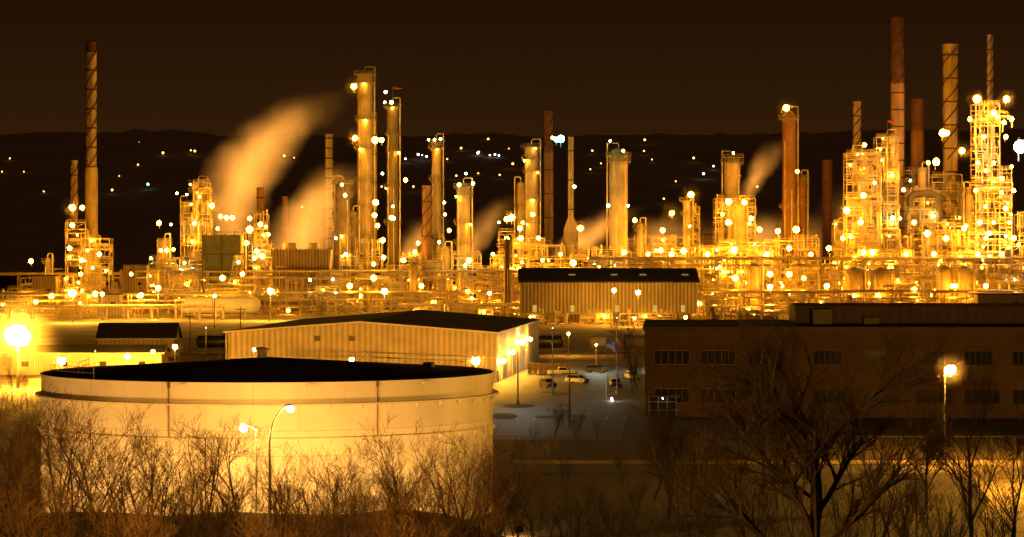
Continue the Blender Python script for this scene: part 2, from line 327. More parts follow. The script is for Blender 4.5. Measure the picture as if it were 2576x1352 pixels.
def platform(mb,r,z,ext=1.3,n=16,a0=0,a1=6.2832):
    ro=r+ext
    for k in range(n):
        a=a0+(a1-a0)*k/n; b=a0+(a1-a0)*(k+1)/n; ca,sa,cb,sb=math.cos(a),math.sin(a),math.cos(b),math.sin(b)
        for zz in(z,z-.25): mb.q((r*ca,r*sa,zz),(ro*ca,ro*sa,zz),(ro*cb,ro*sb,zz),(r*cb,r*sb,zz))
        mb.q((ro*ca,ro*sa,z-.25),(ro*cb,ro*sb,z-.25),(ro*cb,ro*sb,z),(ro*ca,ro*sa,z))
        mb.beam((ro*ca,ro*sa,z),(ro*ca,ro*sa,z+1.2),.09)
        for h in(.6,1.2): mb.beam((ro*ca,ro*sa,z+h),(ro*cb,ro*sb,z+h),.09)
        if k%2==0: mb.beam((r*ca,r*sa,z-1.5),(ro*ca,ro*sa,z-.2),.14)
def column(px,yt,wpx,d,mat=SHELL,plats=(),label='slender distillation column with platforms',side=1,pipe=True):
    m=d/F; r=wpx*m/2; H=Z(yt,d); o=T('distillation_column',label,'distillation column',(X(px,d),d,0))
    mb=MB(); zt=H-r*.9
    prof=[(r*1.15,0),(r*1.15,2),(r,4),(r,zt),(r*.93,zt+r*.35),(r*.7,zt+r*.65),(r*.3,zt+r*.85),(.12,zt+r*.9)]
    mb.rev(prof,24)
    for i in range(1,int(H/7)): mb.rev([(r,i*7.),(r*1.05,i*7+.02),(r*1.05,i*7+.25),(r,i*7+.27)],24,cap=False)
    part(o,'shell',mb,mat,smooth=True)
    mb=MB(); mb.tube([(0,0,H-.2),(0,0,H+1.2),(side*.4,0,H+1.8),(side*(r+.8),0,H+1.8)],.28,8)
    part(o,'nozzle',mb,PIPE,smooth=True)
    if pipe:
        xx=side*(r+.8)
        for pts,rr in (([(xx,-.2,H+1.8),(xx,-.2,H*.5),(xx,-.2,2)],.3),([(-side*(r*.7),-r*.8-.4,H*.85),(-side*(r*.7),-r*.8-.5,3)],.18),([(side*(r*.3),-r-.4,H*.6),(side*(r*.3),-r-.5,2)],.16)):
            mb=MB(); mb.tube(pts,rr,8); part(o,'riser_pipe',mb,PIPE,smooth=True)
    for y in plats:
        mb=MB(); platform(mb,r,Z(y,d),1.4 if y<yt+25 else 1.3,a0=0 if y<yt+30 else R.uniform(3,4),a1=6.2832 if y<yt+30 else R.uniform(6.5,8)); part(o,'platform',mb,DECK)
        if len(plats)>3 and R.random()<.6: a=R.uniform(-2.4,-.7); wlight((X(px,d)+(r+1.5)*math.cos(a),d+(r+1.5)*math.sin(a),Z(y,d)-.8))
    mb=MB(); a=-1.57+side*.9; lx,ly=math.cos(a)*(r+.35),math.sin(a)*(r+.35)
    for s in(-.28,.28): mb.beam((lx+s,ly,1),(lx+s,ly,H-1),.1)
    for i in range(int(H/1.)): mb.beam((lx-.28,ly,1+i),(lx+.28,ly,1+i),.07)
    for i in range(int(H/2.5)): 
        z=3+i*2.5
        mb.beam((lx-.45,ly-.1,z),(lx-.45,ly-.8,z),.07); mb.beam((lx+.45,ly-.1,z),(lx+.45,ly-.8,z),.07); mb.beam((lx-.45,ly-.8,z),(lx+.45,ly-.8,z),.07)
    part(o,'ladder',mb,STEELD)
    return o
stack(230,107,26,1150,CONCS,RED,132,rings=11,strk=(112,420,5),lower=[(600,46),(430,33)],label='tall banded chimney stack with red brown tip')
stack(187,404,18,1155,CONCS,rings=3,strk=(408,500,5),label='short pale chimney stack beside lamps')
stack(655,472,19,1160,SHELLB,rings=3,label='short brown chimney stack behind steam')
stack(717,495,14,1180,SHELLB,rings=3,label='thin brown chimney stack behind steam')
stack(828,338,19,1185,CONCS,rings=12,label='pale ribbed chimney stack behind steam')
column(918,180,38,1150,SHELL,(187,208,300,372,455,520,590),'tallest tan distillation column with top platform',1)
stack(942,283,13,1165,CONCS,rings=5,label='thin pipe stack beside tall column')
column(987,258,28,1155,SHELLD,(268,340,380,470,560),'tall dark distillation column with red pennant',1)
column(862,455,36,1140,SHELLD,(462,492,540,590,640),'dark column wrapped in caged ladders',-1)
column(889,530,20,1145,SHELLD,(560,),'small dark column beside taller one',1)
column(1098,348,24,1155,SHELL,(358,372,450,600),'slim column with green lit top platform',1)
stack(1074,467,24,1145,SHELLB,rings=2,strk=(470,600,4),label='spiral straked brown stack')
column(1166,460,33,1135,SHELL,(470,490,560,610),'tan column with green lamps at top',1)
stack(1380,280,24,1165,SHELLB,RED,385,rings=6,strk=(285,385,4),label='dark red tipped chimney stack with spiral strakes')
column(1337,362,34,1150,SHELL,(370,400,430,500,560,610),'column ringed with several platforms',1)
column(1310,457,20,1160,SHELL,(520,),'short plain column',-1)
stack(1436,345,14,1155,CONCS,rings=4,cone=545,label='narrow plain stack on a conical base')
column(1556,372,46,1135,SHELL,(392,406),'broad tan column with wide top platform',-1)
column(1842,392,40,1150,SHELL,(396,410,500),'short fat column with top platform',-1)
column(1985,280,34,1150,SHELLB,(298,520),'tall rust brown column with lamp on top',1)
column(2016,440,22,1155,SHELLB,(450,510),'small rusty column beside tall one',1)
stack(2081,403,25,1180,RED,rings=2,label='dark brown disused chimney stack')
stack(2156,256,20,1165,CONCS,rings=5,strk=(260,365,4),label='pale stack with spiral strakes')
stack(2258,45,34,1160,M('brown_stack_paint',(.36,.22,.12),.7,0,.45,.25,stretch=(1,1,.3)),RED,210,rings=14,strk=(50,210,3.2),label='tallest stack with dark red banded upper part')
stack(2308,250,34,1175,SHELLB,RED,330,rings=3,label='wide rust red stack')
stack(2391,112,38,1165,CONCS,rings=9,strk=(118,400,4),label='tall tan stack with spiral strakes')
stack(2491,88,16,1170,CONCS,rings=7,strk=(92,265,5),label='thin stack with spiral strakes above lattice tower')
column(2168,378,34,1140,SHELL,(384,420,460,500,545,590),'lit column crowded with platforms',-1)
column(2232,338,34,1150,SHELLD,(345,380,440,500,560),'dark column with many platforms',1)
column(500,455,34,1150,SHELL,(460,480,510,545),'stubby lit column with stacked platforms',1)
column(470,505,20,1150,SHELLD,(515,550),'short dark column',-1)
column(1610,560,18,1140,SHELL,(575,),'small lit column',1)
column(1728,500,20,1140,SHELL,(505,540,580),'small column under floodlights',1)
column(1860,505,30,1135,SHELL,(515,560,600),'lit process column',1)
column(1275,600,14,1060,SHELLB,(608,),'slim rusty column beside the shed',1)
column(590,590,18,1150,SHELL,(600,),'small lit column',1)
column(2320,420,22,1150,SHELL,(430,480,540),'lit column between tall stacks',1)
column(2440,470,20,1140,SHELL,(480,530),'lit column beside lattice tower',-1)
column(2110,560,18,1150,SHELL,(570,),'small lit column',1)
for a,yt,wd,lb in((2150,672,52,'broad pale vertical vessel'),(2217,672,52,'broad pale vertical vessel'),(1896,662,36,'grey vertical vessel in pipework'),(2375,668,40,'pale vertical vessel on legs'),(2425,668,40,'pale vertical vessel on legs'),(120,650,14,'small vertical vessel'),(1120,620,22,'vertical vessel in pipework'),(415,600,16,'small pale vessel under lamps'),(1040,660,20,'vertical vessel in pipework'),(1500,655,26,'vertical vessel in pipework'),(1700,655,20,'vertical vessel in pipework')):
    column(a,yt,wd,1072 if yt>655 else 1130,SHELL,(yt+8,),lb,1,pipe=True)
for a,b,d in((1000,222,1150),(2245,306,1158)):
    o=T('pennant','red pennant on a thin mast','flag',PX(a-12,b+18,d),group='red pennants on towers')
    mb=MB(); mb.beam((0,0,-4),(0,0,3.4),.14); part(o,'mast',mb,STEELD)
    mb=MB(); f=lambda x:3.2-.12*x+.15*math.sin(x*2); g=lambda x:2.2+.1*x+.15*math.sin(x*2+.6)
    for i in range(5):
        x0,x1=i*.75,(i+1)*.75; mb.q((x0,.1*math.sin(x0*3),g(x0)),(x1,.1*math.sin(x1*3),g(x1)),(x1,.1*math.sin(x1*3),f(x1)),(x0,.1*math.sin(x0*3),f(x0)))
    part(o,'cloth',mb,REDF)
# ---------------------------------------------------------------- steel process units
def unit(px0,px1,yt,d,dep,seed,label='steel process structure full of pipes',dens=1.,lamps=2,name='process_structure',wl=.17):
    r=random.Random(seed); m=d/F; W=(px1-px0)*m; H=Z(yt,d); xo=X(px0,d); o=T(name,label,'process structure',(xo,d,0))
    nb=max(1,round(W/5.5)); nl=max(1,round(H/4.2)); bw=W/nb; lh=H/nl
    fr=MB(); pp=MB(); dks={}; hr={}
    tops=[nl if r.random()<.65 else max(1,nl-r.randint(1,max(1,nl//3))) for _ in range(nb)]
    for i in range(nb+1):
        t=max(tops[max(0,i-1)],tops[min(nb-1,i)])
        for y in(0,dep): fr.beam((i*bw,y,0),(i*bw,y,t*lh),.34)
    for i in range(nb):
        for l in range(1,tops[i]+1):
            z=l*lh
            for y in(0,dep): fr.beam((i*bw,y,z),((i+1)*bw,y,z),.3)
            fr.beam((i*bw,0,z),(i*bw,dep,z),.3)
            if r.random()<.36: fr.beam((i*bw,0,z-lh),((i+1)*bw,0,z),.18)
            if r.random()<.3: fr.beam((i*bw,0,z),((i+1)*bw,0,z-lh),.18)
            if r.random()<.55: dks.setdefault(l,MB()).box(((i+.5)*bw,dep/2,z+.12),(bw-.1,dep-.4,.1))
            if r.random()<.7:
                h_=hr.setdefault(l,MB())
                for h in(.6,1.15): h_.beam((i*bw,-.15,z+h),((i+1)*bw,-.15,z+h),.1)
                for k in range(4): h_.beam((i*bw+k*bw/4,-.15,z),(i*bw+k*bw/4,-.15,z+1.15),.09)
            for k in range(int(r.random()*5.2*dens)):
                zz=z-lh*r.uniform(.1,.85); y=r.uniform(-.6,dep*.8); rr=r.choice((.1,.12,.16,.2,.28,.4))
                x1=min(W,(i+r.uniform(.8,2.5))*bw); pp.tube([(i*bw-r.random(),y,zz),(x1,y,zz),(x1+rr,y,zz-rr),(x1+rr,y,max(.3,zz-r.uniform(1,5)))],rr,6)
            for k in range(int(r.random()*4.6*dens)):
                x=(i+r.random())*bw; y=r.uniform(-.6,dep*.5); rr=r.choice((.1,.12,.18,.25,.35)); pp.tube([(x,y,z-lh*r.uniform(.6,2)),(x,y,z+r.uniform(0,2))],rr,6)
            if r.random()<.3*dens:
                vs=MB()
                if r.random()<.5: vs.hrev((i+.15)*bw,(i+.8)*bw,r.uniform(.8,1.3),(0,dep*.35,z-lh+1.6),12)
                else:
                    q=r.uniform(.7,1.3); hh=r.uniform(2.5,lh*1.3); vs.rev([(q*.4,.0),(q,.5),(q,hh),(q*.7,hh+q*.4),(.1,hh+q*.55)],12,((i+.5)*bw,dep*.3,z-lh+.3))
                part(o,'vessel',vs,SHELL,smooth=True)
            if r.random()<wl: wlight((xo+(i+r.random())*bw,d-1.1,z-.7))
    part(o,'steel_frame',fr,STEEL); part(o,'pipework',pp,PIPE,smooth=True)
    for h_ in dks.values(): part(o,'deck',h_,DECK)
    for h_ in hr.values(): part(o,'handrail',h_,STEEL)
    for k in range(lamps):
        if NL[0]<298: lamp(px0+(px1-px0)*r.random(),yt+(r.random()**.8)*(600+204540/d-12-yt),'s' if r.random()<.8 else 'g',r.uniform(.45,.8),d-1.5)
U=[(2455,2545,262,1128,12,7),(2130,2215,385,1130,10,3),(1800,1900,500,1145,12,3),(165,215,505,1140,8,2),(205,275,575,1138,10,1),(215,250,640,1128,6,1),(355,430,655,1130,12,1),(375,510,650,1110,12,3),(487,528,460,1135,8,2),(455,490,510,1138,8,1),(585,615,610,1115,8,1),(612,682,560,1140,12,3),(640,672,540,1150,8,1),(855,910,640,1135,10,1),(895,960,610,1140,10,1),(1005,1060,620,1140,12,2),(1055,1115,590,1150,10,1),(1100,1210,640,1130,12,2),(1200,1300,650,1125,12,2),(1255,1330,555,1140,12,3),(1290,1410,600,1135,12,3),(1400,1480,620,1140,12,2),(1480,1640,628,1130,14,3),(1640,1700,600,1140,10,2),(1690,1760,520,1150,8,3),(1690,1830,625,1130,12,3),(1810,1960,610,1128,12,3),(1950,2060,600,1140,12,3),(2040,2110,650,1128,12,2),(2100,2160,560,1140,10,3),(2205,2260,345,1140,8,3),(2150,2300,600,1120,12,3),(2290,2360,480,1145,12,3),(2320,2440,560,1135,12,4),(2395,2460,590,1125,12,2),(2530,2600,540,1125,12,3),(2440,2600,640,1105,12,3),(680,760,670,1125,10,1),(760,860,672,1128,10,1),(280,360,690,1120,8,0),(2260,2330,520,1160,10,1),(2345,2420,440,1155,8,1),(2000,2110,665,1110,10,1),(1560,1690,655,1105,10,1),(1960,2010,560,1160,10,1),(1420,1520,650,1112,10,1),(1030,1110,655,1115,10,1),(1580,1640,600,1155,8,1),(1740,1800,600,1160,8,1),(2250,2300,430,1165,8,1),(2420,2460,500,1150,8,1),(960,1010,640,1145,8,1),(20,160,700,1125,8,1)]
for i,(a,b,yt,d,dep,nl) in enumerate(U):
    unit(a,b,yt,d,dep,100+i,dens=1.25,lamps=nl,label=['steel process structure full of pipes','open steel frame with platforms and pipes','lit steelwork tower with stairs and pipes'][i%3])
V=[(1770,1880,680,1080,10,4),(1880,1960,668,1086,10,2),(1950,2060,680,1078,10,3),(2060,2130,690,1080,10,2),(2240,2350,672,1080,12,3),(2340,2460,662,1086,10,2),(2455,2600,690,1075,12,4),(1020,1160,735,1060,8,3),(1150,1310,700,1070,10,3),(370,500,690,1085,8,2),(1640,1800,700,1090,8,2),(640,760,700,1090,8,1),(760,900,695,1092,8,1),(900,1020,690,1090,8,1),(520,640,705,1085,8,1),(0,130,735,1080,6,1),(1780,1900,745,1015,6,1),(2000,2120,750,1020,6,1),(2120,2300,760,1010,6,1)]
for i,(a,b,yt,d,dep,nl) in enumerate(V):
    unit(a,b,yt,d,dep,300+i,dens=1.5,lamps=nl,label='low pipe filled steel frame near the yard edge')
def rack(px0,px1,yt,d,tiers,seed,wd=6.,label='long pipe rack carrying many insulated pipes'):
    r=random.Random(seed); m=d/F; W=(px1-px0)*m; H=Z(yt,d); o=T('pipe_rack',label,'pipe rack',(X(px0,d),d,0))
    fr=MB(); pp=MB(); n=max(2,int(W/8))
    for i in range(n+1):
        x=W*i/n
        for y in(0,wd): fr.beam((x,y,0),(x,y,H),.36)
        for t in range(tiers): fr.beam((x,-.3,H-t*2.6-.3),(x,wd+.3,H-t*2.6-.3),.34)
        if i%4==0 and i<n:
            fr.beam((x,0,0),(x+W/n,0,H),.2); fr.beam((x+W/n,0,0),(x,0,H),.2)
    for y in(0,wd): fr.beam((0,y,H-.3),(W,y,H-.3),.3)
    for t in range(tiers):
        y=.3
        while y<wd:
            rr=r.choice((.14,.18,.22,.3,.42)); z=H-t*2.6-.1+rr
            xa=0 if r.random()<.6 else W*r.uniform(0,.4); xb=W if r.random()<.6 else W*r.uniform(.5,1)
            pts=[(xa,y,z)]
            if r.random()<.3:
                xm=r.uniform(xa+2,max(xa+3,xb-8)); 
                if xm+5<xb: pts+=[(xm,y,z),(xm+.01,y,z+1.8),(xm+3.5,y,z+1.8),(xm+3.51,y,z)]
            pts.append((xb,y,z)); pp.tube(pts,rr,6); y+=rr*2+.35
        for k in range(int(W/7)):
            x=r.uniform(0,W); rr=r.choice((.12,.2,.26)); pp.tube([(x,-.4,H-t*2.6+.3),(x,-.4,.5),(x,-1.5,.4)],rr,6)
    part(o,'steel_frame',fr,STEEL); part(o,'pipework',pp,PIPE,smooth=True)
rack(340,1310,684,1100,2,1); rack(-40,700,742,1068,3,2); rack(640,1320,738,1062,3,3); rack(1480,2600,652,1098,2,4); rack(1760,2600,735,1060,3,5)
rack(-40,560,772,1000,1,6,4,'low yard pipe rack'); rack(1000,1330,768,1030,2,7,5,'low yard pipe rack'); rack(-60,360,690,1150,1,9,5,'thin pipe rack at the yard edge'); rack(1840,2060,785,985,1,10,4,'low yard pipe rack')
o=T('flue_duct','large dark bent flue duct','duct',(X(2290,1145),1145,0)); mb=MB()
pts=[(0,0,Z(520,1145)),(0,0,Z(496,1145)),(1.2,0,Z(488,1145)),(8,0,Z(486,1145)),(10.5,0,Z(494,1145)),(11.5,0,Z(512,1145)),(11.5,0,Z(580,1145))]
mb.tube(pts,1.3,12); part(o,'duct_pipe',mb,M('dark_duct',(.07,.055,.04),.6,0,.3,.5),smooth=True)
for xx in(0,11.5): mb=MB(); mb.beam((xx,1,0),(xx,1,Z(520,1145)),.5); part(o,'support',mb,STEEL)
# ---------------------------------------------------------------- hopper and cooling towers
d=1105; o=T('hopper_building','grey green clad hopper block on steel legs','industrial building',(X(510,d),d,0)); m=d/F
mb=MB(); W=95*m; z0,z1,z2=Z(735,d),Z(640,d),Z(592,d)
mb.box((W/2,6,(z1+z2)/2),(W,12,z2-z1)); part(o,'upper_cladding',mb,GREENM)
mb=MB(); mb.prism([(1.5,z0),(W-5,z0),(W-2.5,z1-.01),(0.1,z1-.01)],.4,11); part(o,'tapered_body',mb,GREENM)
mb=MB()
for x in(0,W/2,W+1.5): 
    for y in(-.3,12.3): mb.beam((x,y,0),(x,y,z2+.5),.4)
mb.beam((0,-.3,z1),(W+1.5,-.3,z1),.4); mb.beam((W*.62,-.3,0),(W+1.5,-.3,z1),.3); mb.beam((W*.62,-.3,z1*.5),(W+1.5,-.3,z1*.5),.3)
for k in range(14): mb.beam((k*W/13,-.3,z2),(k*W/13,-.3,z2+1.2),.1)
mb.beam((0,-.3,z2+1.2),(W,-.3,z2+1.2),.12)
part(o,'steel_frame',mb,STEELD)
def cooling(px0,px1,yt,yb,d,label):
    W=(px1-px0)*d/F; H=Z(yt,d); o=T('cooling_tower',label,'cooling tower',(X(px0,d),d,0)); mb=MB()
    mb.prism([(0,0),(W,0),(W+1.5,H),(-1.5,H)],0,14)
    n=int(W/1.6)
    for i in range(n+1):
        x=i*W/n; x2=-1.5+(W+3)*i/n; mb.beam((x,-.12,0),(x2,-.12,H+.6),.25)
    part(o,'tower_body',mb,SHEDW)
    for k in range(max(1,int(W/9))):
        mb=MB(); mb.rev([(3,H),(2.5,H+1.2),(2.7,H+2.6),(2.5,H+2.6),(2.3,H+1.2)],18,((k+.5)*W/max(1,int(W/9)),7,0),cap=False); part(o,'fan_stack',mb,SHELL,smooth=True)
cooling(692,822,628,665,1118,'ribbed timber cooling tower venting steam')
cooling(540,610,618,680,1135,'small cooling tower venting steam')
cooling(1060,1100,612,660,1160,'small cooling tower behind columns')
d=1035; o=T('bullet_tank','long white horizontal pressure tank on saddles','storage tank',(X(470,d),d,0)); mb=MB(); W=170*d/F; r=3.1
mb.hrev(0,W,r,(0,0,4.2),24,bulge=.7); part(o,'tank_body',mb,WHITE,smooth=True)
for x in(3,W/2,W-3):
    mb=MB(); mb.prism([(x-.4,0),(x+.4,0),(x+.4,2.5),(x-.4,2.5)],-2.4,2.4); part(o,'saddle',mb,CONC)
mb=MB(); 
for k in range(12): mb.beam((k*W/11,0,7.3),(k*W/11,0,8.4),.1)
mb.beam((0,0,8.4),(W,0,8.4),.1); mb.tube([(W*.4,0,7),(W*.4,0,9),(W*.4,-4,9),(W*.4,-4,.5)],.2,6)
part(o,'walkway',mb,STEEL)
for i,(a,b,yt,d,lb) in enumerate(((80,140,695,1120,'low panelled pump house'),(310,368,668,1118,'small lit pump house'),(245,300,742,1040,'pale flat equipment shelter'),(1770,1885,592,1170,'flat roofed control building behind pipes'),(2460,2600,742,1040,'pale green equipment building'),(1500,1560,640,1150,'small brick substation building'),(395,428,603,1140,'little lit tower cabin'))):
    W=(b-a)*d/F; H=Z(yt,d); o=T('equipment_building',lb,'industrial building',(X(a,d),d,0)); mb=MB(); mb.box((W/2,4,H/2),(W,8,H)); part(o,'wall',mb,SIDING)
    mb=MB(); mb.box((W/2,4,H+.2),(W+.8,8.8,.4)); part(o,'roof',mb,ROOFM)
    mb=MB(); mb.box((W*.3,-.05,1.1),(1.1,.1,2.2)); part(o,'door',mb,STEELD)
    mb=MB(); mb.box((W*.7,-.05,H*.6),(1.6,.1,1.)); part(o,'window',mb,GLASS)
# ---------------------------------------------------------------- shed
d=950; x0,x1=X(1308,d),X(1755,d); W=x1-x0; ze=Z(708,d); zr=18.1; dep=34.
o=T('industrial_shed','long corrugated shed with dark pitched roof','industrial building',(x0,d,0))
mb=MB(); mb.box((W/2,.15,(ze+3.4)/2),(W,.3,ze-3.4)); mb.box((.15,dep/2+.31,(ze+3.4)/2),(.3,dep-.62,ze-3.4)); mb.box((W-.15,dep/2+.31,(ze+3.4)/2),(.3,dep-.62,ze-3.4)); mb.box((W/2,dep-.15,ze/2),(W,.3,ze))
part(o,'wall',mb,SHEDW)
mb=MB(); hd=dep/2
mb.q((-.6,-.8,ze-.1),(W+.6,-.8,ze-.1),(W+.6,hd,zr),(-.6,hd,zr)); mb.q((-.6,hd,zr),(W+.6,hd,zr),(W+.6,dep+.8,ze-.1),(-.6,dep+.8,ze-.1)); mb.box((W/2,-.85,ze-.2),(W+1.2,.15,.5))
for x in(.02,W-.02): mb.q((x,0,ze),(x,dep,ze),(x,hd,zr-.15))
rf=part(o,'roof',mb,ROOFD)
GL=E('lit_window_glow',(1,.58,.1),.7); GL2=E('skylight_glow',(1,.6,.15),.25)
for a in(1440,1547,1620,1727):
    mb=MB(); xa=X(a,d)-x0; s=(zr-ze)/(hd+.8); yy=8; mb.box((0,0,0),(2.2,1.8,.1)); q=part(rf,'skylight',mb,GL2,loc=(xa,yy,ze-.1+s*(yy+.8)+.08)); q.rotation_euler=(math.atan(s),0,0)
for a in(1345,1440,1552,1648,1718):
    mb=MB(); mb.box((X(a,d)-x0,-.04,5.0),(1.3,.08,2.2)); part(o,'window',mb,GL)
for i in range(12): mb=MB(); mb.beam((W*i/11,.15,0),(W*i/11,.15,3.4),.4); part(o,'post',mb,STEEL)
for i in range(7): lamp(1335+i*65,799,'s',.6,d+8)
for i,(a,b,dd) in enumerate(((1310,1420,935),(1420,1540,940),(1560,1700,938),(1770,1990,960),(1180,1300,985),(1040,1180,990))):
    unit(a,b,600+204540/dd-28,dd,4,500+i,dens=1.6,lamps=0,label='low pump skid with pipework on the yard',name='pump_skid',wl=.3)
# ---------------------------------------------------------------- warehouses
def gable(name,label,loc,rz,W,Lg,ze,zr,wall,roof,over=.6):
    o=T(name,label,'warehouse',loc,rz); mb=MB()
    mb.q((0,0,0),(W,0,0),(W,0,ze),(W/2,0,zr),(0,0,ze)); mb.q((W,Lg,0),(0,Lg,0),(0,Lg,ze),(W/2,Lg,zr),(W,Lg,ze)); mb.q((0,0,0),(0,0,ze),(0,Lg,ze),(0,Lg,0)); mb.q((W,0,0),(W,Lg,0),(W,Lg,ze),(W,0,ze))
    part(o,'wall',mb,wall); s=(zr-ze)/(W/2); mb=MB(); t=.3
    for sg in(0,1):
        f=(lambda x:x) if not sg else (lambda x:W-x)
        a=(f(-over),-over,ze-s*over+.05); b=(f(W/2),-over,zr+.05); c=(f(W/2),Lg+over,zr+.05); e=(f(-over),Lg+over,ze-s*over+.05); up=lambda p:(p[0],p[1],p[2]+t)
        mb.q(up(a),up(b),up(c),up(e)); mb.q(a,b,up(b),up(a),mi=1); mb.q(a,e,up(e),up(a),mi=1); mb.q(a,b,c,e)
    rf=part(o,'roof',mb,[roof,TRIM]); return o,rf
ang=-math.atan2(9.3,89)
fx=Vector((math.cos(ang),math.sin(ang),0))
cor=Vector((X(1245,560),560,0)); org=cor-fx*52.5
wh,rf=gable('warehouse','large tan metal warehouse with low dark roof',org,ang,52.5,89,9.6,11.6,SIDING,ROOFD)
for x in(17.8,24.6): 
    w_=MB(); w_.box((x,-.06,8.6),(1.2,.12,1.0)); part(wh,'vent_louvre',w_,STEELD)
mb=MB(); mb.box((26.25,-.06,4.9),(52.4,.06,.18)); part(wh,'girt_trim',mb,TRIM)
for y in(14,34,58): 
    w_=MB(); w_.box((52.56,y,2.1),(.12,4.6,4.2)); part(wh,'roller_door',w_,TRIM)
w_=MB(); w_.box((52.57,6,1.1),(.12,1.1,2.2)); part(wh,'door',w_,STEELD)
for x in(52.7,-.1): w_=MB(); w_.tube([(x,-.2,9.4),(x,-.2,.2)],.12,6); part(wh,'downpipe',w_,TRIM)
o,rf=gable('storage_building','small pale building with dark gabled roof',(X(445,690),685,0),math.pi/2,11,18,4.4,7.6,SIDING,ROOFD)
w_=MB(); w_.box((5.5,-.06,1.6),(3,.1,3.2)); part(o,'door',w_,TRIM)
o,rf=gable('low_building','long low cream walled building with dark roof',(X(412,600),596,0),math.pi/2,12,44,4.3,5.6,M('cream_siding',(.55,.45,.28),.6,0,.15,.3,stripe=.5,sdepth=.2),ROOFD)
for k in range(5):
    w_=MB(); w_.box((-.06,4+k*8,2.2),(.1,1.4,1.1)); part(o,'window',w_,GLASS)
# ---------------------------------------------------------------- office building
o=T('office_building','dark brown masonry office with strip windows','office building',(X(1622,455),455,0),-.055); W=100.; H=Z(822,455)
mb=MB(); mb.box((W/2,20,H/2),(W,40,H)); part(o,'wall',mb,BRICK)
mb=MB(); mb.box((W/2,-.05,H-.35),(W+.6,.5,.7)); mb.box((-.05,20.1,H-.36),(.5,39.6,.68)); part(o,'parapet',mb,M('roof_coping',(.08,.05,.03),.7,0,.2,1))
mb=MB(); mb.box((W/2,20.,H+.01),(W-1,39,.02)); part(o,'roof',mb,ROOFM)
mb=MB(); px=X(1995,462)-X(1622,455); mb.box((px+40,22,H+1.5),(80,24,2.96)); part(o,'penthouse',mb,M('penthouse_panel',(.09,.06,.033),.8,0,.25,.5,stripe=1.5,sdepth=.25))
for c_,s_ in(((px+4.2,8.5,H+1.3),(3,3,2.5)),((px+12,9,H+.6),(2.4,2,1.2))): mb=MB(); mb.box(c_,s_); part(o,'rooftop_unit',mb,STEELD)
FR=M('window_frame',(.22,.19,.14),.5,0,.1,1); FRD=M('dark_window_frame',(.07,.045,.028),.6,0,.1,1)
def win(par,x,z,w_,h,n,fm=None):
    mb=MB(); mb.box((x+w_/2,-.02,z+h/2),(w_,.06,h)); a=part(par,'window',mb,GLASS)
    mb=MB()
    for i in range(n+1): mb.box((x+w_*i/n,-.09,z+h/2),(.08,.1,h))
    for zz in(z,z+h): mb.box((x+w_/2,-.09,zz),(w_+.1,.12,.1))
    part(a,'frame',mb,fm or FR)
k=455/F
for i,a in enumerate((1646,1762,1880,2045,2170,2300,2420,2540)):
    x=(a-1622)*k; fm=FR if i<2 else FRD; win(o,x,Z(917,455),(88 if i<3 else 70)*k,35*k,5,fm); win(o,x,Z(1014,455),88*k,36*k,5,fm)
    win(o,x,Z(1095,455)+1,88*k,28*k,5,FRD)
mb=MB(); mb.box((2.8,-1.2,3.35),(5.4,2.4,.3)); part(o,'canopy',mb,STEELD)
mb=MB(); mb.box((2.8,-.12,1.6),(4.2,.1,3.1)); dr=part(o,'door',mb,GLASS); mb=MB()
for x in(.7,2.1,3.5,4.9): mb.box((x,-.2,1.6),(.08,.1,3.1))
for z in(1.1,2.4,3.15): mb.box((2.8,-.2,z),(4.2,.09,.06))
part(dr,'frame',mb,TRIM)
mb=MB(); mb.ico((2.8,-1.6,3.0),.08); part(o,'entrance_light',mb,E('entrance_bulb_glow',(.8,1,.7),60))
# ---------------------------------------------------------------- storage tank
TX,TY,TR=X(675,300),300.,23.2; HT=Z(935,300)
o=T('storage_tank','huge cream white cylindrical storage tank with conical roof','storage tank',(TX,TY,0))
mb=MB(); mb.rev([(TR,0),(TR,HT)],128,cap=False); mb.rev([(TR,HT),(TR+.08,HT+.002),(TR+.08,HT-.15),(TR,HT-.17)],128,cap=False); part(o,'shell',mb,TANKP,smooth=True)
mb=MB(); mb.rev([(TR-.05,HT-.1),(TR*.66,HT+.5),(TR*.33,HT+1.0),(.3,HT+1.5)],96); rf=part(o,'roof',mb,ROOFM,smooth=True)
z=Z(985,300)
mb=MB(); mb.rev([(TR,z-.02),(TR+.6,z),(TR+.6,z-.16),(TR,z-.18)],128,cap=False); part(o,'wind_girder',mb,TANKP,smooth=True)
z=Z(1065,300); mb=MB(); mb.rev([(TR,z-.02),(TR+.18,z),(TR+.18,z-.14),(TR,z-.16)],128,cap=False)
for k in range(46):
    a=6.283*k/46; c,s=math.cos(a),math.sin(a); t=(-s,c)
    for zc in(Z(985,300)-.2,z-.16):
        p0=(c*(TR+.02)-t[0]*.35,s*(TR+.02)-t[1]*.35,zc); p1=(c*(TR+.02)+t[0]*.35,s*(TR+.02)+t[1]*.35,zc); p2=(c*(TR+.03),s*(TR+.03),zc-.5); p3=(c*(TR+.45),s*(TR+.45),zc)
        mb.q(p0,p1,p2) ; mb.q((c*TR,s*TR,zc),p3,p2)
part(o,'stiffener_band',mb,TANKP)
def onshell(px):
    x=(px-1288)/F; A=x*x+1; B=-2*(x*TX+TY); C=TX*TX+TY*TY-(TR+.12)**2; t=(-B-math.sqrt(B*B-4*A*C))/(2*A); return (x*t-TX,t-TY)
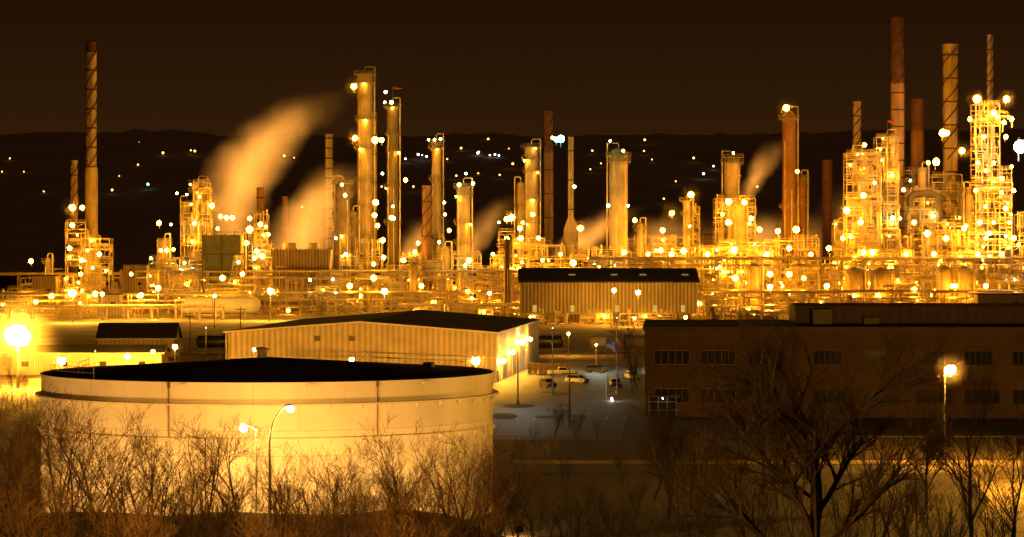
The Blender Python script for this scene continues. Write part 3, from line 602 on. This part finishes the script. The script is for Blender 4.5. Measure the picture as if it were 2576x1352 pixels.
for a,zt,zb in((425,HT,Z(1095,280)),(950,HT,Z(1095,280)),(517,Z(1095,280),.3)):
    x,y=onshell(a); mb=MB(); mb.tube([(x,y-.1,zt-.1),(x,y-.1,zb)],.07,6,0); 
    if zt==HT: mb.box((x,y-.15,HT-.25),(.25,.25,.6),1)
    part(o,'drain_pipe',mb,[SHELLB,RED])
for a in(458,783,1073):
    x,y=onshell(a); mb=MB(); an=math.atan2(y,x); mb.box((x,y+.02,HT-.35),(.9,.25,.35),0,an+1.5708); part(o,'vent_box',mb,TANKP)
def rail(par,pts,h=1.1,nm='handrail'):
    mb=MB()
    for i in range(len(pts)-1):
        a,b=Vector(pts[i]),Vector(pts[i+1])
        for hh in(.55,h): mb.beam(a+Vector((0,0,hh)),b+Vector((0,0,hh)),.06)
        n=max(1,int((b-a).length/1.8))
        for k in range(n+1): p=a.lerp(b,k/n); mb.beam(p,p+Vector((0,0,h)),.06)
    part(par,nm,mb,GALV)
def rz_(r): return HT+1.5*(1-r/TR)
arc=lambda a0,a1,n,r:[(r*math.cos(a0+(a1-a0)*i/n),r*math.sin(a0+(a1-a0)*i/n),rz_(r)) for i in range(n+1)]
rail(rf,arc(3.5,3.95,6,TR-.5)); rail(rf,[(-18.3,-9,rz_(20)),(-18.2,-2,rz_(18.5))]); rail(rf,arc(.35,1.5,12,TR-.8)); rail(rf,[(1,12,rz_(12)),(8,10,rz_(12.8)),(16,9,rz_(18))])
mb=MB(); mb.rev([(.5,0),(.5,.7),(.75,.75),(.75,.95),(.1,1.1)],14,(-.6,-.3,HT+1.45)); part(rf,'roof_vent',mb,STEEL,smooth=True)
mb=MB(); mb.rev([(.6,0),(.6,.5),(.1,.55)],12,(16.5,2,rz_(16.6)-.05)); part(rf,'manway',mb,STEELD,smooth=True)
ET=E('added_floodlight_glow',(1,.49,.11),2100)  # low floodlights added around the tank to brighten its wall
for i,a in enumerate((-2.8,-2.4,-2.0,-1.62,-1.22,-.86,-.5)):
    rr=TR+16; x,y=TX+rr*math.cos(a),TY+rr*math.sin(a)
    if i==6: rr=TR+11; x,y=TX+rr*math.cos(a),TY+rr*math.sin(a)
    # lamps stand on the inner slope of the berm where they fall on it
    zb=0.
    if 244<y<257 and x<-5: zb=max(0,min(4.2,(257-y)*.5))
    if i==6: continue
    fl=T('added_floodlight','squat floodlight added to light the storage tank','floodlight',(x,max(y,0) if y>258 else 258.5,0),a+math.pi/2,group='added floodlights around the storage tank')
    mb=MB(); mb.box((0,-.25,.95),(1.,.3,.7)); mb.box((0,.0,.62),(1.,.2,.04)); mb.box((0,0,1.28),(1.,.2,.04)); part(fl,'housing',mb,STEELD)
    mb=MB(); mb.q((-.4,-.09,.7),(-.4,-.09,1.2),(.4,-.09,1.2),(.4,-.09,.7)); part(fl,'lens',mb,ET)
    mb=MB(); mb.box((0,-.2,.3),(.15,.15,.6)); mb.box((0,-.2,.04),(.8,.6,.08)); part(fl,'stand',mb,GALV)
# ---------------------------------------------------------------- street lamps
E_B=E('street_bulb_glow',(1,.42,.03),600); E_BB=E('floodlight_bulb_glow',(1,.43,.035),1300); E_D=E('dim_white_bulb_glow',(.75,1,.8),110)
def poled(px,py,d,r=.45,em=None,arm=0.,label='tall street lamp with glowing sodium head',grp='street lamps around the works',halo_r=0):
    em=em or E_B; p=PX(px,py,d); o=T('street_lamp',label,'street lamp',(p.x-arm,d,0),group=grp); H=p.z
    mb=MB(); mb.tube([(0,0,0),(0,0,.8),(0,0,.81),(0,0,H+.3)],[.28,.28,.14,.09],8); part(o,'pole',mb,GALV,smooth=True)
    mb=MB(); ax=arm or .01; mb.tube([(0,0,H-.1),(ax*.5,0,H+.3),(ax,0,H+.42)],.06,6); part(o,'arm',mb,GALV)
    mb=MB(); mb.rev([(r*.75,r*.8),(r*.6,r*1.05),(r*.3,r*1.25),(.05,r*1.3)],10,(arm,0,H)); part(o,'lamp_head',mb,STEELD)
    mb=MB(); mb.ico((arm,0,H),r); part(o,'bulb',mb,em)
    if halo_r: add_halo(p,halo_r)
for t in((182,738,960,1.15,E_BB,6),(680,733,980,.9,E_BB,5),(967,733,980,.9,E_BB,5),(398,725,1000,.8,E_BB,0),(1545,731,925,.6,E_BB,0),(1605,736,920,.7,E_BB,0),(1937,722,990,.8,E_BB,0),(1232,738,1000,.6,E_B,0),(355,742,1000,.6,E_BB,0),(440,873,640,.5,E_BB,2.5),(320,897,588,.5,E_BB,2.5),(385,885,590,.35,E_BB,0),(155,908,575,.8,E_BB,3.5),(845,737,1000,.3,E_D,0),(257,740,1000,.6,E_BB,0),(540,745,985,.5,E_BB,0)):
    poled(t[0],t[1],t[2],t[3],t[4],halo_r=t[5])
p=PX(45,845,540); o=T('floodlight_mast','high mast with cluster of blazing floodlights','floodlight mast',(p.x,540,0)); mb=MB(); mb.tube([(0,0,0),(0,0,p.z)],[.3,.15],8); part(o,'pole',mb,GALV); mb=MB(); mb.beam((-2.2,0,p.z),(2.2,0,p.z),.2); mb.beam((0,0,p.z-1.2),(0,0,p.z+1),.2); part(o,'crossbar',mb,STEELD)
for dx,dz in((-1.3,.3),(-.4,.9),(.6,.8),(1.3,0),(0,-.3),(-.8,-.7),(.8,-.8)):
    mb=MB(); mb.ico((dx,-.5,p.z+dz),1.1); part(o,'bulb',mb,E_BB)
add_halo(p,10)
ER=E('road_bulb_glow',(1,.43,.04),3200)
poled(2392,930,372,.6,ER,arm=.8,label='road lamp post with blazing sodium head',halo_r=2.6)
poled(2790,1000,315,.4,E('road_bulb_bright_glow',(1,.47,.05),14000),arm=-.8,label='road lamp added out of view to light the shrubs')
EN=E('added_road_bulb_glow',(1,.44,.06),9000)  # lamps added out of view to light the shrubs from the front
for a in(150,700): poled(a,1385,170,.42,EN,label='road lamp added out of view to light the shrubs')
poled(885,905,545,.42,E_BB,label='lamp post beside the warehouse wall',halo_r=2.5); poled(1197,908,540,.7,E_BB,label='bright lamp post at the warehouse corner',halo_r=3.5); poled(640,880,545,.3,E_BB,label='lamp post beside the warehouse wall')
poled(1303,842,487,.1,E('lot_bulb_glow',(.55,.95,.95),17000),label='slim parking lot lamp post with cool head')
for t in((1552,800,520,.1),(518,825,620,.12),(240,885,560,.1),(1390,826,520,.1)):
    poled(t[0],t[1],t[2],t[3],E('dim_bulb_glow',(.6,.85,.7),10),label='slim lamp post, barely lit')
for y,zz,r in((8,4.,.45),(26,5.,.4),(44,6.4,.55),(62,6.4,.4)):
    mb=MB(); mb.ico((53.3,y,zz),r); part(wh,'wall_lamp',mb,E_BB)
poled(1500,868,610,.11,E('cool_lot_bulb_glow',(.6,1,.9),12000),label='parking lot lamp with cool white head')
EF=E('foreground_bulb_glow',(1,.48,.09),2800)
d=252; H=Z(1028,d); x0=X(679,d)
o=T('street_lamp','curved cobra head street lamp lit sodium orange','street lamp',(x0,d,0)); mb=MB()
zc=Z(1100,d); mb.tube([(0,0,0),(0,0,zc-3),(-.02,0,zc-.6),(.1,0,zc+.6),(.4,0,zc+1.5),(.85,0,zc+2.2),(1.25,0,H+.15)],[.17,.13,.11,.1,.085,.075,.07],10); part(o,'pole',mb,GALV,smooth=True)
mb=MB(); mb.tube([(1.2,0,H+.12),(1.4,0,H+.2),(1.8,0,H+.2),(2.15,0,H+.1)],[.09,.17,.2,.1],8); part(o,'lamp_head',mb,GALV,smooth=True)
mb=MB(); mb.ico((1.8,0,H-.02),.3); part(o,'bulb',mb,EF)
x0=X(645,256); H=Z(1078,256); o=T('street_lamp','slim street lamp with short side arm','street lamp',(x0,256,0)); mb=MB(); mb.tube([(0,0,0),(0,0,H)],[.1,.06],8); part(o,'pole',mb,GALV)
mb=MB(); mb.tube([(0,0,H-.1),(-.5,0,H+.15),(-1.1,0,H+.22)],.04,6); part(o,'arm',mb,GALV)
mb=MB(); mb.box((-.05,0,H+.1),(.35,.25,.18)); mb.box((-1.15,0,H+.38),(.5,.25,.1)); part(o,'lamp_head',mb,STEELD)
mb=MB(); mb.ico((-1.15,0,H),.33); part(o,'bulb',mb,EF)
for a,yt,d in((605,772,640),(478,790,700),(540,735,900),(1433,930,430)):
    H=Z(yt,d); o=T('utility_pole','dark timber utility pole with crossarm','utility pole',(X(a,d),d,0),group='utility poles'); mb=MB(); mb.tube([(0,0,0),(0,0,H)],[.17,.1],8); part(o,'pole',mb,BARK); mb=MB(); mb.box((0,-.15,H-.6),(2.2,.12,.14)); 
    for xx in(-1,-.4,.4,1): mb.rev([(.06,0),(.07,.15),(.02,.2)],6,(xx,-.15,H-.53))
    part(o,'crossarm',mb,BARK)
# ---------------------------------------------------------------- flag
d=505; o=T('flag_pole','white flagpole with wind blown American flag','flag pole',(X(1525,d),d,0)); H=Z(852,d); mb=MB(); mb.tube([(0,0,0),(0,0,H)],[.09,.04],8); mb.ico((0,0,H+.1),.1); part(o,'pole',mb,GALV)
FRd=M('flag_red',(.6,.05,.06),.8,0,.05,1); FWh=M('flag_white',(.85,.8,.78),.8,0,.05,1); FBl=M('flag_blue',(.05,.05,.16),.8,0,.05,1)
mb=MB(); FW,FH=2.6,1.6; nx=14
def fp(u,v): 
    x=.06+u*FW*.85; return (x,.3*math.sin(u*7+v)*u,H-.15-(1-v)*FH-u*u*1.3+.14*math.sin(u*8))
for i in range(nx):
    for j in range(13):
        u0,u1=i/nx,(i+1)/nx; v0,v1=j/13,(j+1)/13; mi=0 if j%2==0 else 1
        if u1<=.43 and j>=6: mi=2
        mb.q(fp(u0,v0),fp(u1,v0),fp(u1,v1),fp(u0,v1),mi=mi)
for r_ in range(5):
    for c_ in range(6):
        u=.035+c_*.066; v=.52+r_*.1
        a=fp(u-.01,v-.015); b=fp(u+.01,v-.015); c=fp(u+.01,v+.015); e=fp(u-.01,v+.015)
        mb.q(*[(p_[0],p_[1]-.02,p_[2]) for p_ in(a,b,c,e)],mi=1)
part(o,'flag',mb,[FRd,FWh,FBl])
mb=MB(); mb.box((.8,-5,.1),(.5,.4,.2)); part(o,'floodlight_base',mb,STEELD)
mb=MB(); mb.ico((.8,-5,.4),.09); part(o,'floodlight_bulb',mb,E('flag_uplight_glow',(1,.7,.6),1500))
# ---------------------------------------------------------------- rail
mb=MB()
for yy in(704.5,706,): mb.box((-20,yy,.2),(260,.1,.3))
for i in range(180): mb.box((-120+i*1.2,705.2,.08),(.3,2.6,.12),1)
thing('railway_track','railway siding track with sleepers','railway track',mb,[STEELD,BARK],kind='structure')
def tankcar(x,mat,label):
    o=T('rail_tank_car',label,'rail tank car',(x,705.2,0)); mb=MB(); Lc=15.; mb.hrev(1,Lc-1,1.5,(0,0,2.9),20,bulge=.5); part(o,'tank',mb,mat,smooth=True)
    mb=MB(); mb.rev([(.6,4.2),(.6,4.8),(.1,4.9)],12,(Lc/2,0,0)); part(o,'manway_dome',mb,mat,smooth=True)
    mb=MB(); mb.box((Lc/2,0,1.2),(Lc+.6,2.2,.35)); 
    for xx in(-.3,Lc+.3): mb.box((xx,0,1.2),(.5,.5,.4)); 
    for xx in(Lc/2-1.5,Lc/2+1.5): mb.beam((xx,-1.6,1.2),(xx,-1.6,4.3),.08)
    for h in range(7): mb.beam((Lc/2-1.5,-1.6,1.4+h*.4),(Lc/2-1.1,-1.6,1.4+h*.4),.06)
    part(o,'underframe',mb,STEELD)
    for xx in(2.2,Lc-2.2):
        mb=MB()
        for q in(-.9,.9):
            for yy in(-.75,.75): mb.tube([(xx+q,yy-.07,.8),(xx+q,yy+.07,.8)],.46,12)
            mb.tube([(xx+q,-.75,.8),(xx+q,.75,.8)],.1,6)
        mb.box((xx,-.95,.85),(2.4,.2,.4)); mb.box((xx,.95,.85),(2.4,.2,.4)); part(o,'bogie',mb,STEELD)
tankcar(X(1348,705)-8,BLACK,'black rail tank car on the siding'); tankcar(X(1480,705),M('tank_car_tan',(.35,.28,.18),.5,0,.3,.5),'tan rail tank car on the siding'); tankcar(X(1640,705),BLACK,'black rail tank car on the siding'); tankcar(X(490,705),BLACK,'black rail tank car on the siding')
poled(1430,840,690,.3,E_BB,label='lamp post beside the railway siding')
# ---------------------------------------------------------------- vehicles
def car(loc,rz,paint,label,kind='suv'):
    o=T('parked_car',label,'car',loc,rz,group='cars in the parking lot')
    if kind=='suv': prof=[(-2.25,.35),(2.2,.35),(2.3,.6),(2.25,.95),(1.25,1.1),(.55,1.66),(-1.7,1.7),(-2.25,1.05)]; cab=[(1.05,1.12),(.5,1.58),(-1.62,1.6),(-1.95,1.12)]
    else: prof=[(-2.8,.5),(2.6,.5),(2.7,.75),(2.6,1.15),(1.5,1.25),(.9,1.85),(-.6,1.87),(-.8,1.2),(-2.8,1.2)]; cab=[(1.3,1.27),(.85,1.77),(-.5,1.78),(-.6,1.27)]
    mb=MB(); n=len(prof)
    for s in(-1,1):
        for x,z in prof: mb.v.append((x,s*(.92 if z<1.3 else .74),z))
    mb.f.append(tuple(range(n))); mb.m.append(0); mb.f.append(tuple(range(n,2*n))[::-1]); mb.m.append(0)
    for i in range(n): j=(i+1)%n; mb.f.append((i,n+i,n+j,j)); mb.m.append(0)
    bo=part(o,'body',mb,paint)
    bv=bo.modifiers.new('bevel','BEVEL'); bv.width=.07; bv.segments=2
    for s in(-1,1): mb=MB(); mb.q(*[(x,s*(.93 if z<1.3 else .77),z) for x,z in cab]); part(o,'side_window',mb,GLASS)
    a=prof[4]; c=prof[5]; mb=MB(); mb.q((a[0]-.05,-.75,a[1]+.07),(a[0]-.05,.75,a[1]+.07),(c[0]+.07,.66,c[1]-.05),(c[0]+.07,-.66,c[1]-.05)); part(o,'windscreen',mb,GLASS)
    a=prof[-1] if kind=='suv' else prof[7]; c=prof[-2] if kind=='suv' else prof[6]
    mb=MB(); mb.q((a[0]+.02,-.75,a[1]+.06),(a[0]+.02,.75,a[1]+.06),(c[0]-.07,.66,c[1]-.06),(c[0]-.07,-.66,c[1]-.06)); part(o,'rear_window',mb,GLASS)
    for x in(-1.45,1.45) if kind=='suv' else (-1.8,1.7):
        for s in(-1,1):
            mb=MB(); mb.tube([(x,s*.72,.36),(x,s*.95,.36)],.36,16); wl=part(o,'wheel',mb,RUB); mb=MB(); mb.tube([(x,s*.95,.36),(x,s*.97,.36)],.2,10); part(wl,'rim',mb,GALV)
    for s in(-.68,.68):
        mb=MB(); mb.box((prof[2][0]-.02,s,.82),(.08,.36,.16)); part(o,'headlight',mb,WHITE); mb=MB(); mb.box((prof[0][0]-.02,s,.92),(.08,.25,.2)); part(o,'taillight',mb,REDF)
PS=M('silver_paint',(.4,.4,.38),.3,.5,.05,1); PD=M('dark_car_paint',(.06,.06,.065),.3,.3,.05,1); PW=M('white_car_paint',(.6,.6,.56),.35,.1,.05,1)
car((X(1378,545),545,0),-1.2,PD,'dark parked suv on asphalt'); car((X(1452,560),560,0),-.6,PS,'silver parked suv on asphalt'); car((X(1412,590),590,0),.1,PW,'white pickup truck beside stacked crates','pickup')
car((X(1548,545),545,0),-1.5,PD,'dark parked car near the office','suv'); car((X(1500,605),605,0),-.3,PD,'dark parked suv near the tracks'); car((X(1590,575),575,0),-1.3,PS,'silver parked suv near the office')
for i in range(4):
    mb=MB()
    for j in range(3): 
        for kx in range(2): mb.box((kx*1.,0,.4+j*.75),(.92,1.2,.62))
        mb.box((.5,0,.76+j*.75),(1.95,1.1,.08))
    thing('pallet_stack','stacked dark brown crates by the warehouse','pallet stack',mb,M('brown_crates',(.14,.08,.04),.7,0,.5,1),(X(1334,598)+i*2.2,598,0),group='pallet stacks by the warehouse')
FEN=M('fence_wire',(.07,.05,.035),.6,0,.2,1)
def fence(x0,x1,y,h,label):
    o=T('fence',label,'fence',(x0,y,0)); mb=MB(); n=int((x1-x0)/3)
    for i in range(n+1): mb.beam((i*3,0,0),(i*3,0,h),.07)
    mb.beam((0,0,h),(n*3,0,h),.05); mb.beam((0,0,.1),(n*3,0,.1),.04); part(o,'post_frame',mb,FEN)
    mb=MB()
    for i in range(int((x1-x0)/.6)): mb.beam((i*.6,0,.1),(i*.6+.6,0,h),.015); mb.beam((i*.6+.6,0,.1),(i*.6,0,h),.015)
    part(o,'wire_mesh',mb,FEN)
fence(X(1240,384),120,384,1.8,'chain link fence along the road verge')
fence(-90,X(560,640),655,2.2,'chain link fence behind the low building')
# ---------------------------------------------------------------- trees
def tree_meshes(seed,H,spread=1.,stems=1,lv=4,den=1.,rad0=.016):
    r=random.Random(seed); tr=MB(); cw=MB()
    def grow(p,dr,ln,rad,l):
        n=4 if l<=1 else 3
        if l>=4: n=2
        pts=[p.copy()]; rs=[rad]; q=p.copy(); dd=dr.copy(); seg=ln/n
        for i in range(n):
            dd=(dd+Vector((r.uniform(-.16,.16),r.uniform(-.16,.16),r.uniform(-.05,.16)))).normalized(); q=q+dd*seg; pts.append(q.copy()); rs.append(rad*(1-.62*(i+1)/n) if l<lv else rad*(1-.8*(i+1)/n))
        (tr if l<=1 else cw).tube(pts,rs,6 if l==0 else(4 if l<=1 else 3),caps=False)
        if l>=lv: return
        nc={0:9,1:7,2:6,3:5}[l]; nc=max(3,int(nc*den+r.random()))
        for k in range(nc):
            t=.28+.72*(k+r.random()*.8)/nc; t=min(t,1.); f=t*n; i=min(n-1,int(f)); pp=pts[i].lerp(pts[i+1],f-i)
            tg=(pts[i+1]-pts[i]).normalized(); az=r.uniform(0,6.283); pe=tg.orthogonal().normalized(); pe=Matrix.Rotation(az,3,tg)@pe
            an=r.uniform(.45,.95)*(spread if l==0 else 1.); nd=(tg*math.cos(an)+pe*math.sin(an)+Vector((0,0,.22))).normalized()
            grow(pp,nd,ln*r.uniform(.42,.66)*(1.15-.35*t),max(.013,rs[i]*r.uniform(.48,.66)),l+1)
    if stems==1: grow(Vector((0,0,0)),Vector((r.uniform(-.05,.05),0,1)),H*.72,H*rad0,0)
    else:
        for s in range(stems):
            a=r.uniform(0,6.28); grow(Vector((math.cos(a)*.3,math.sin(a)*.3,0)),Vector((math.cos(a)*.28,math.sin(a)*.28,1)).normalized(),H*r.uniform(.55,.75),H*.009,0)
    return tr.mesh('trunk',[BARK]),cw.mesh('crown',[TWIG])
TV=[tree_meshes(11,12,1.,2,4,.7),tree_meshes(12,12,.9,3,4,.62),tree_meshes(13,12,1.1,1,4,.9),tree_meshes(14,12,1.,2,4,.72),tree_meshes(15,20,1.15,1,4,1.35,.022),tree_meshes(16,12,.8,4,4,.62)]
TH=[12,12,12,12,20,12]
TVD=[]
for a,b in TV:
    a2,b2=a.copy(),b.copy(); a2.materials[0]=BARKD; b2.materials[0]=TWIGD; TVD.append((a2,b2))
def tree(px,ytop,d,v,label,sx=1.,dark=False):
    H=Z(ytop,d); s=H/TH[v]; o=T('bare_tree',label,'tree',(X(px,d),d,0),R.uniform(0,6.28),group=None)
    o.scale=(s*sx,s*sx,s)
    for nm,me in zip(('trunk','crown'),(TVD if dark else TV)[v]):
        c=bpy.data.objects.new(nm,me); c.parent=o; col.objects.link(c)
lb=['leafless shrubby tree before the storage tank','bare multi stemmed tree with fine twigs','bare winter tree lit amber from below']
LT=[(40,985,262,2),(10,1060,240,0),(130,1040,250,1),(205,1010,245,0),(285,985,252,3),(345,1060,240,5),(405,1080,248,1),(465,1065,240,0),(540,1140,250,5),(600,1105,244,2),(715,1130,246,0),(780,1170,236,5),(835,1120,247,1),(895,1140,240,0),(960,1150,242,5),(1015,1105,245,2),(1065,1120,238,1),(1115,1085,250,0),(1165,1100,244,5),(1215,1095,250,3),(90,1150,225,5),(260,1190,225,1),(500,1200,225,0),(860,1200,225,1),(1050,1200,222,5),(170,1180,230,0),(330,1200,222,1),(400,1210,228,5),(450,1220,220,1),(570,1210,226,5),(620,1230,222,5),(680,1230,222,1),(740,1220,224,0),(800,1220,220,5),(920,1210,222,1),(980,1200,226,5),(1140,1190,226,1),(1190,1200,222,5),(20,1180,222,1),(130,1210,218,5),(220,1220,218,0),(300,1230,216,5),(540,1250,214,1),(700,1260,212,5),(840,1250,212,0),(1000,1250,212,1),(1100,1240,214,5),(380,1260,212,0)]
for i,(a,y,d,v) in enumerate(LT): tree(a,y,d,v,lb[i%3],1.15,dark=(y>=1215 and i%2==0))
RT=[(2055,880,205,4,1.2),(1740,1080,300,2,1.2),(1640,1060,310,3,1.1),(1850,1050,300,3,1.2),(2200,1120,255,1,1.1),(2310,1150,250,0,1.1),(2440,960,240,2,.9),(2540,1010,245,3,1.),(2490,1200,235,5,1.),(1960,1120,300,0,1.),(1920,1000,320,2,1.),(2150,1010,330,3,1.1),(1385,1005,392,3,1.),(1450,1030,400,5,.9),(1340,1060,390,1,.8),(1605,790,545,3,.8),(1590,880,520,5,.6),(1500,1060,400,0,1.),(1300,1140,320,1,1.),(1420,1150,325,5,1.),(1560,1120,330,0,1.1),(1700,1130,300,5,1.2),(1800,1160,290,1,1.2),(1900,1170,280,5,1.2),(2000,1180,270,0,1.1),(2120,1190,262,5,1.2),(2250,1200,250,5,1.1),(2380,1190,230,5,1.),(1480,1200,300,1,1.),(1360,1220,290,0,1.),(1600,1200,290,5,1.1),(2560,1180,235,1,.9),(1290,1190,260,5,1.),(1440,1230,250,1,1.1),(1550,1220,255,5,1.1),(1680,1040,290,4,1.),(1790,1220,250,0,1.2),(1900,1230,240,5,1.2),(1250,1180,250,0,1.),(1350,1240,245,1,1.2),(1490,1250,240,0,1.2),(1620,1240,240,1,1.2),(1740,1250,235,5,1.2),(1980,1240,235,1,1.2),(2150,1240,230,0,1.2),(2290,1240,228,1,1.1),(2330,1060,300,4,.9)]
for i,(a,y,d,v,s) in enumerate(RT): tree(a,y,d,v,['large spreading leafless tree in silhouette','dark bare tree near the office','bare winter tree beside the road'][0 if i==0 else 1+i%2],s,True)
for i,(a,y,d,v) in enumerate([(30,900,500,2),(70,930,480,3),(15,960,470,0)]): tree(a,y,d,v,'bare tree lit by floodlights',.8)
# ---------------------------------------------------------------- steam plumes
def plume(px_pts,d,dens,emis,seed,label,colr=(1,.37,.05),noise_s=.045,wob=.45,thick=.8):
    m=d/F; P=[(X(a,d),Z(b,d),w_*m,st) for a,b,w_,st in px_pts]; x0,z0=P[0][0],P[0][1]; z1=P[-1][1]; Hh=z1-z0
    xs=[p[0]-x0 for p in P]; xmin=min(xs)-60; rng=120+max(xs)-min(xs)
    mb=MB(); n=20; nr=14; ts=[(p[1]-z0)/Hh for p in P]
    def interp(t,idx):
        for i in range(len(P)-1):
            if t<=ts[i+1]+1e-9:
                u=(t-ts[i])/(ts[i+1]-ts[i]); a,b=P[i][idx],P[i+1][idx]; return a+(b-a)*u
        return P[-1][idx]
    for j in range(nr+1):
        t=j/nr; cx=interp(t,0)-x0; rr=interp(t,2)*1.1
        for k in range(n): a=6.2832*k/n; mb.v.append((cx+rr*math.cos(a),rr*thick*math.sin(a),t*Hh))
    for j in range(nr):
        for k in range(n): k2=(k+1)%n; mb.f.append((j*n+k,j*n+k2,(j+1)*n+k2,(j+1)*n+k)); mb.m.append(0)
    mb.f.append(tuple(range(n))[::-1]); mb.m.append(0); mb.f.append(tuple(nr*n+k for k in range(n))); mb.m.append(0)
    mt=bpy.data.materials.new('steam'); mt.use_nodes=True; nt=mt.node_tree; N=nt.nodes; L=nt.links; N.clear()
    tc=N.new('ShaderNodeTexCoord'); sp=N.new('ShaderNodeSeparateXYZ'); sp0=N.new('ShaderNodeSeparateXYZ'); L.new(tc.outputs['Object'],sp0.inputs[0])
    wn=N.new('ShaderNodeTexNoise'); wn.inputs['Scale'].default_value=noise_s*1.4; wn.inputs['Detail'].default_value=3; L.new(tc.outputs['Object'],wn.inputs['Vector'])
    w1=N.new('ShaderNodeVectorMath'); w1.operation='SUBTRACT'; w1.inputs[1].default_value=(.5,.5,.5); L.new(wn.outputs['Color'],w1.inputs[0])
    w2=N.new('ShaderNodeVectorMath'); w2.operation='SCALE'; w2.inputs['Scale'].default_value=wob*1.3*max(p[2] for p in P); L.new(w1.outputs[0],w2.inputs[0])
    w3=N.new('ShaderNodeVectorMath'); w3.operation='ADD'; L.new(w2.outputs[0],w3.inputs[0]); L.new(tc.outputs['Object'],w3.inputs[1]); L.new(w3.outputs[0],sp.inputs[0])
    def mth(op,a,b=None,c=None):
        q=N.new('ShaderNodeMath'); q.operation=op
        for i,v in enumerate((a,b,c)):
            if v is None: continue
            if isinstance(v,(int,float)): q.inputs[i].default_value=v
            else: L.new(v,q.inputs[i])
        return q.outputs[0]
    t=mth('DIVIDE',sp.outputs[2],Hh)
    def curve(vals):
        r_=N.new('ShaderNodeValToRGB'); r_.color_ramp.interpolation='LINEAR'; els=r_.color_ramp.elements
        while len(els)<len(vals): els.new(.5)
        for i,v in enumerate(vals): els[i].position=ts[i]
        for i,v in enumerate(vals): els[i].color=(v,v,v,1)
        L.new(t,r_.inputs[0]); return r_.outputs[0]
    cx=mth('ADD',mth('MULTIPLY',curve([(x-xmin)/rng for x in xs]),rng),xmin)
    rr=mth('MULTIPLY',curve([p[2]/50. for p in P]),50.)
    st=curve([min(1,p[3]) for p in P])
    t0=mth('DIVIDE',sp0.outputs[2],Hh)
    fade=mth('MINIMUM',mth('MULTIPLY',mth('MAXIMUM',mth('SUBTRACT',.985,t0),0.),3.),1.)
    st=mth('MULTIPLY',st,fade)
    nz=N.new('ShaderNodeTexNoise'); nz.inputs['Scale'].default_value=noise_s; nz.inputs['Detail'].default_value=3; mp=N.new('ShaderNodeMapping'); mp.inputs['Location'].default_value=(seed,seed*2,0); mp.inputs['Rotation'].default_value=(0,-.5,0); mp.inputs['Scale'].default_value=(1,1,.4); L.new(tc.outputs['Object'],mp.inputs[0]); L.new(mp.outputs[0],nz.inputs['Vector'])
    dx=mth('DIVIDE',mth('SUBTRACT',sp.outputs[0],cx),rr); dy=mth('DIVIDE',sp.outputs[1],mth('MULTIPLY',rr,thick))
    rad=mth('SQRT',mth('ADD',mth('MULTIPLY',dx,dx),mth('MULTIPLY',dy,dy)))
    fall=mth('MAXIMUM',mth('SUBTRACT',1.,rad),0.)
    nn=mth('MAXIMUM',mth('MULTIPLY',mth('SUBTRACT',nz.outputs[0],.2),1.75),0.)
    fall=mth('MULTIPLY',mth('POWER',fall,1.5),2.6)
    de=mth('MULTIPLY',mth('MULTIPLY',fall,nn),st)
    sc=N.new('ShaderNodeVolumeScatter'); sc.inputs['Color'].default_value=(.95,.9,.8,1); L.new(mth('MULTIPLY',de,dens),sc.inputs['Density']); sc.inputs['Anisotropy'].default_value=.2
    em=N.new('ShaderNodeEmission'); em.inputs[0].default_value=(*colr,1); L.new(mth('MULTIPLY',de,emis),em.inputs[1])  # self emission stands in for lamp light scattered in the steam
    ad=N.new('ShaderNodeAddShader'); L.new(sc.outputs[0],ad.inputs[0]); L.new(em.outputs[0],ad.inputs[1]); ou=N.new('ShaderNodeOutputMaterial'); L.new(ad.outputs[0],ou.inputs['Volume'])
    thing('steam_plume',label,'steam',mb,mt,(x0,d,z0),group='steam plumes over the refinery',kind='stuff')
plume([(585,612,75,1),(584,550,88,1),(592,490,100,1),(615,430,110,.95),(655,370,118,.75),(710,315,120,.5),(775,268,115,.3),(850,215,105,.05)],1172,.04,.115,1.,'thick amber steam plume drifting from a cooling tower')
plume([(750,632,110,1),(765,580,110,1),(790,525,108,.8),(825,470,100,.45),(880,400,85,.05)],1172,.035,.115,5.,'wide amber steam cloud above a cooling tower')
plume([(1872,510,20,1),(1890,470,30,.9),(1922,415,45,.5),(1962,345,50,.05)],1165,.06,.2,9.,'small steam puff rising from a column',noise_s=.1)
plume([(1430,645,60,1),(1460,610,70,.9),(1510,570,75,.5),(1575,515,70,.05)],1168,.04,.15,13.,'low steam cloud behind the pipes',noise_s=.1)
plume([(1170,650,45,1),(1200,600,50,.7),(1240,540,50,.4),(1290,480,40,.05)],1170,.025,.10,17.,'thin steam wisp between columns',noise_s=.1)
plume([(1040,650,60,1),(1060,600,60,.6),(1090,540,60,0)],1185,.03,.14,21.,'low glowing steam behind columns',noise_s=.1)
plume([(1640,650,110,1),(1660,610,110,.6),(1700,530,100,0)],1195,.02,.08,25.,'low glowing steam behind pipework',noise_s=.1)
plume([(2300,700,300,1),(2300,600,290,.6),(2300,430,240,0)],1225,.006,.07,33.,'self glowing amber haze added behind the towers',thick=.4)  # glowing haze volumes added to fill the dark gaps between towers
plume([(1900,700,220,1),(1900,620,220,.6),(1900,520,180,0)],1225,.006,.08,37.,'self glowing amber haze added behind the towers',thick=.4)
print('LAMPS',NL[0],NW[0])
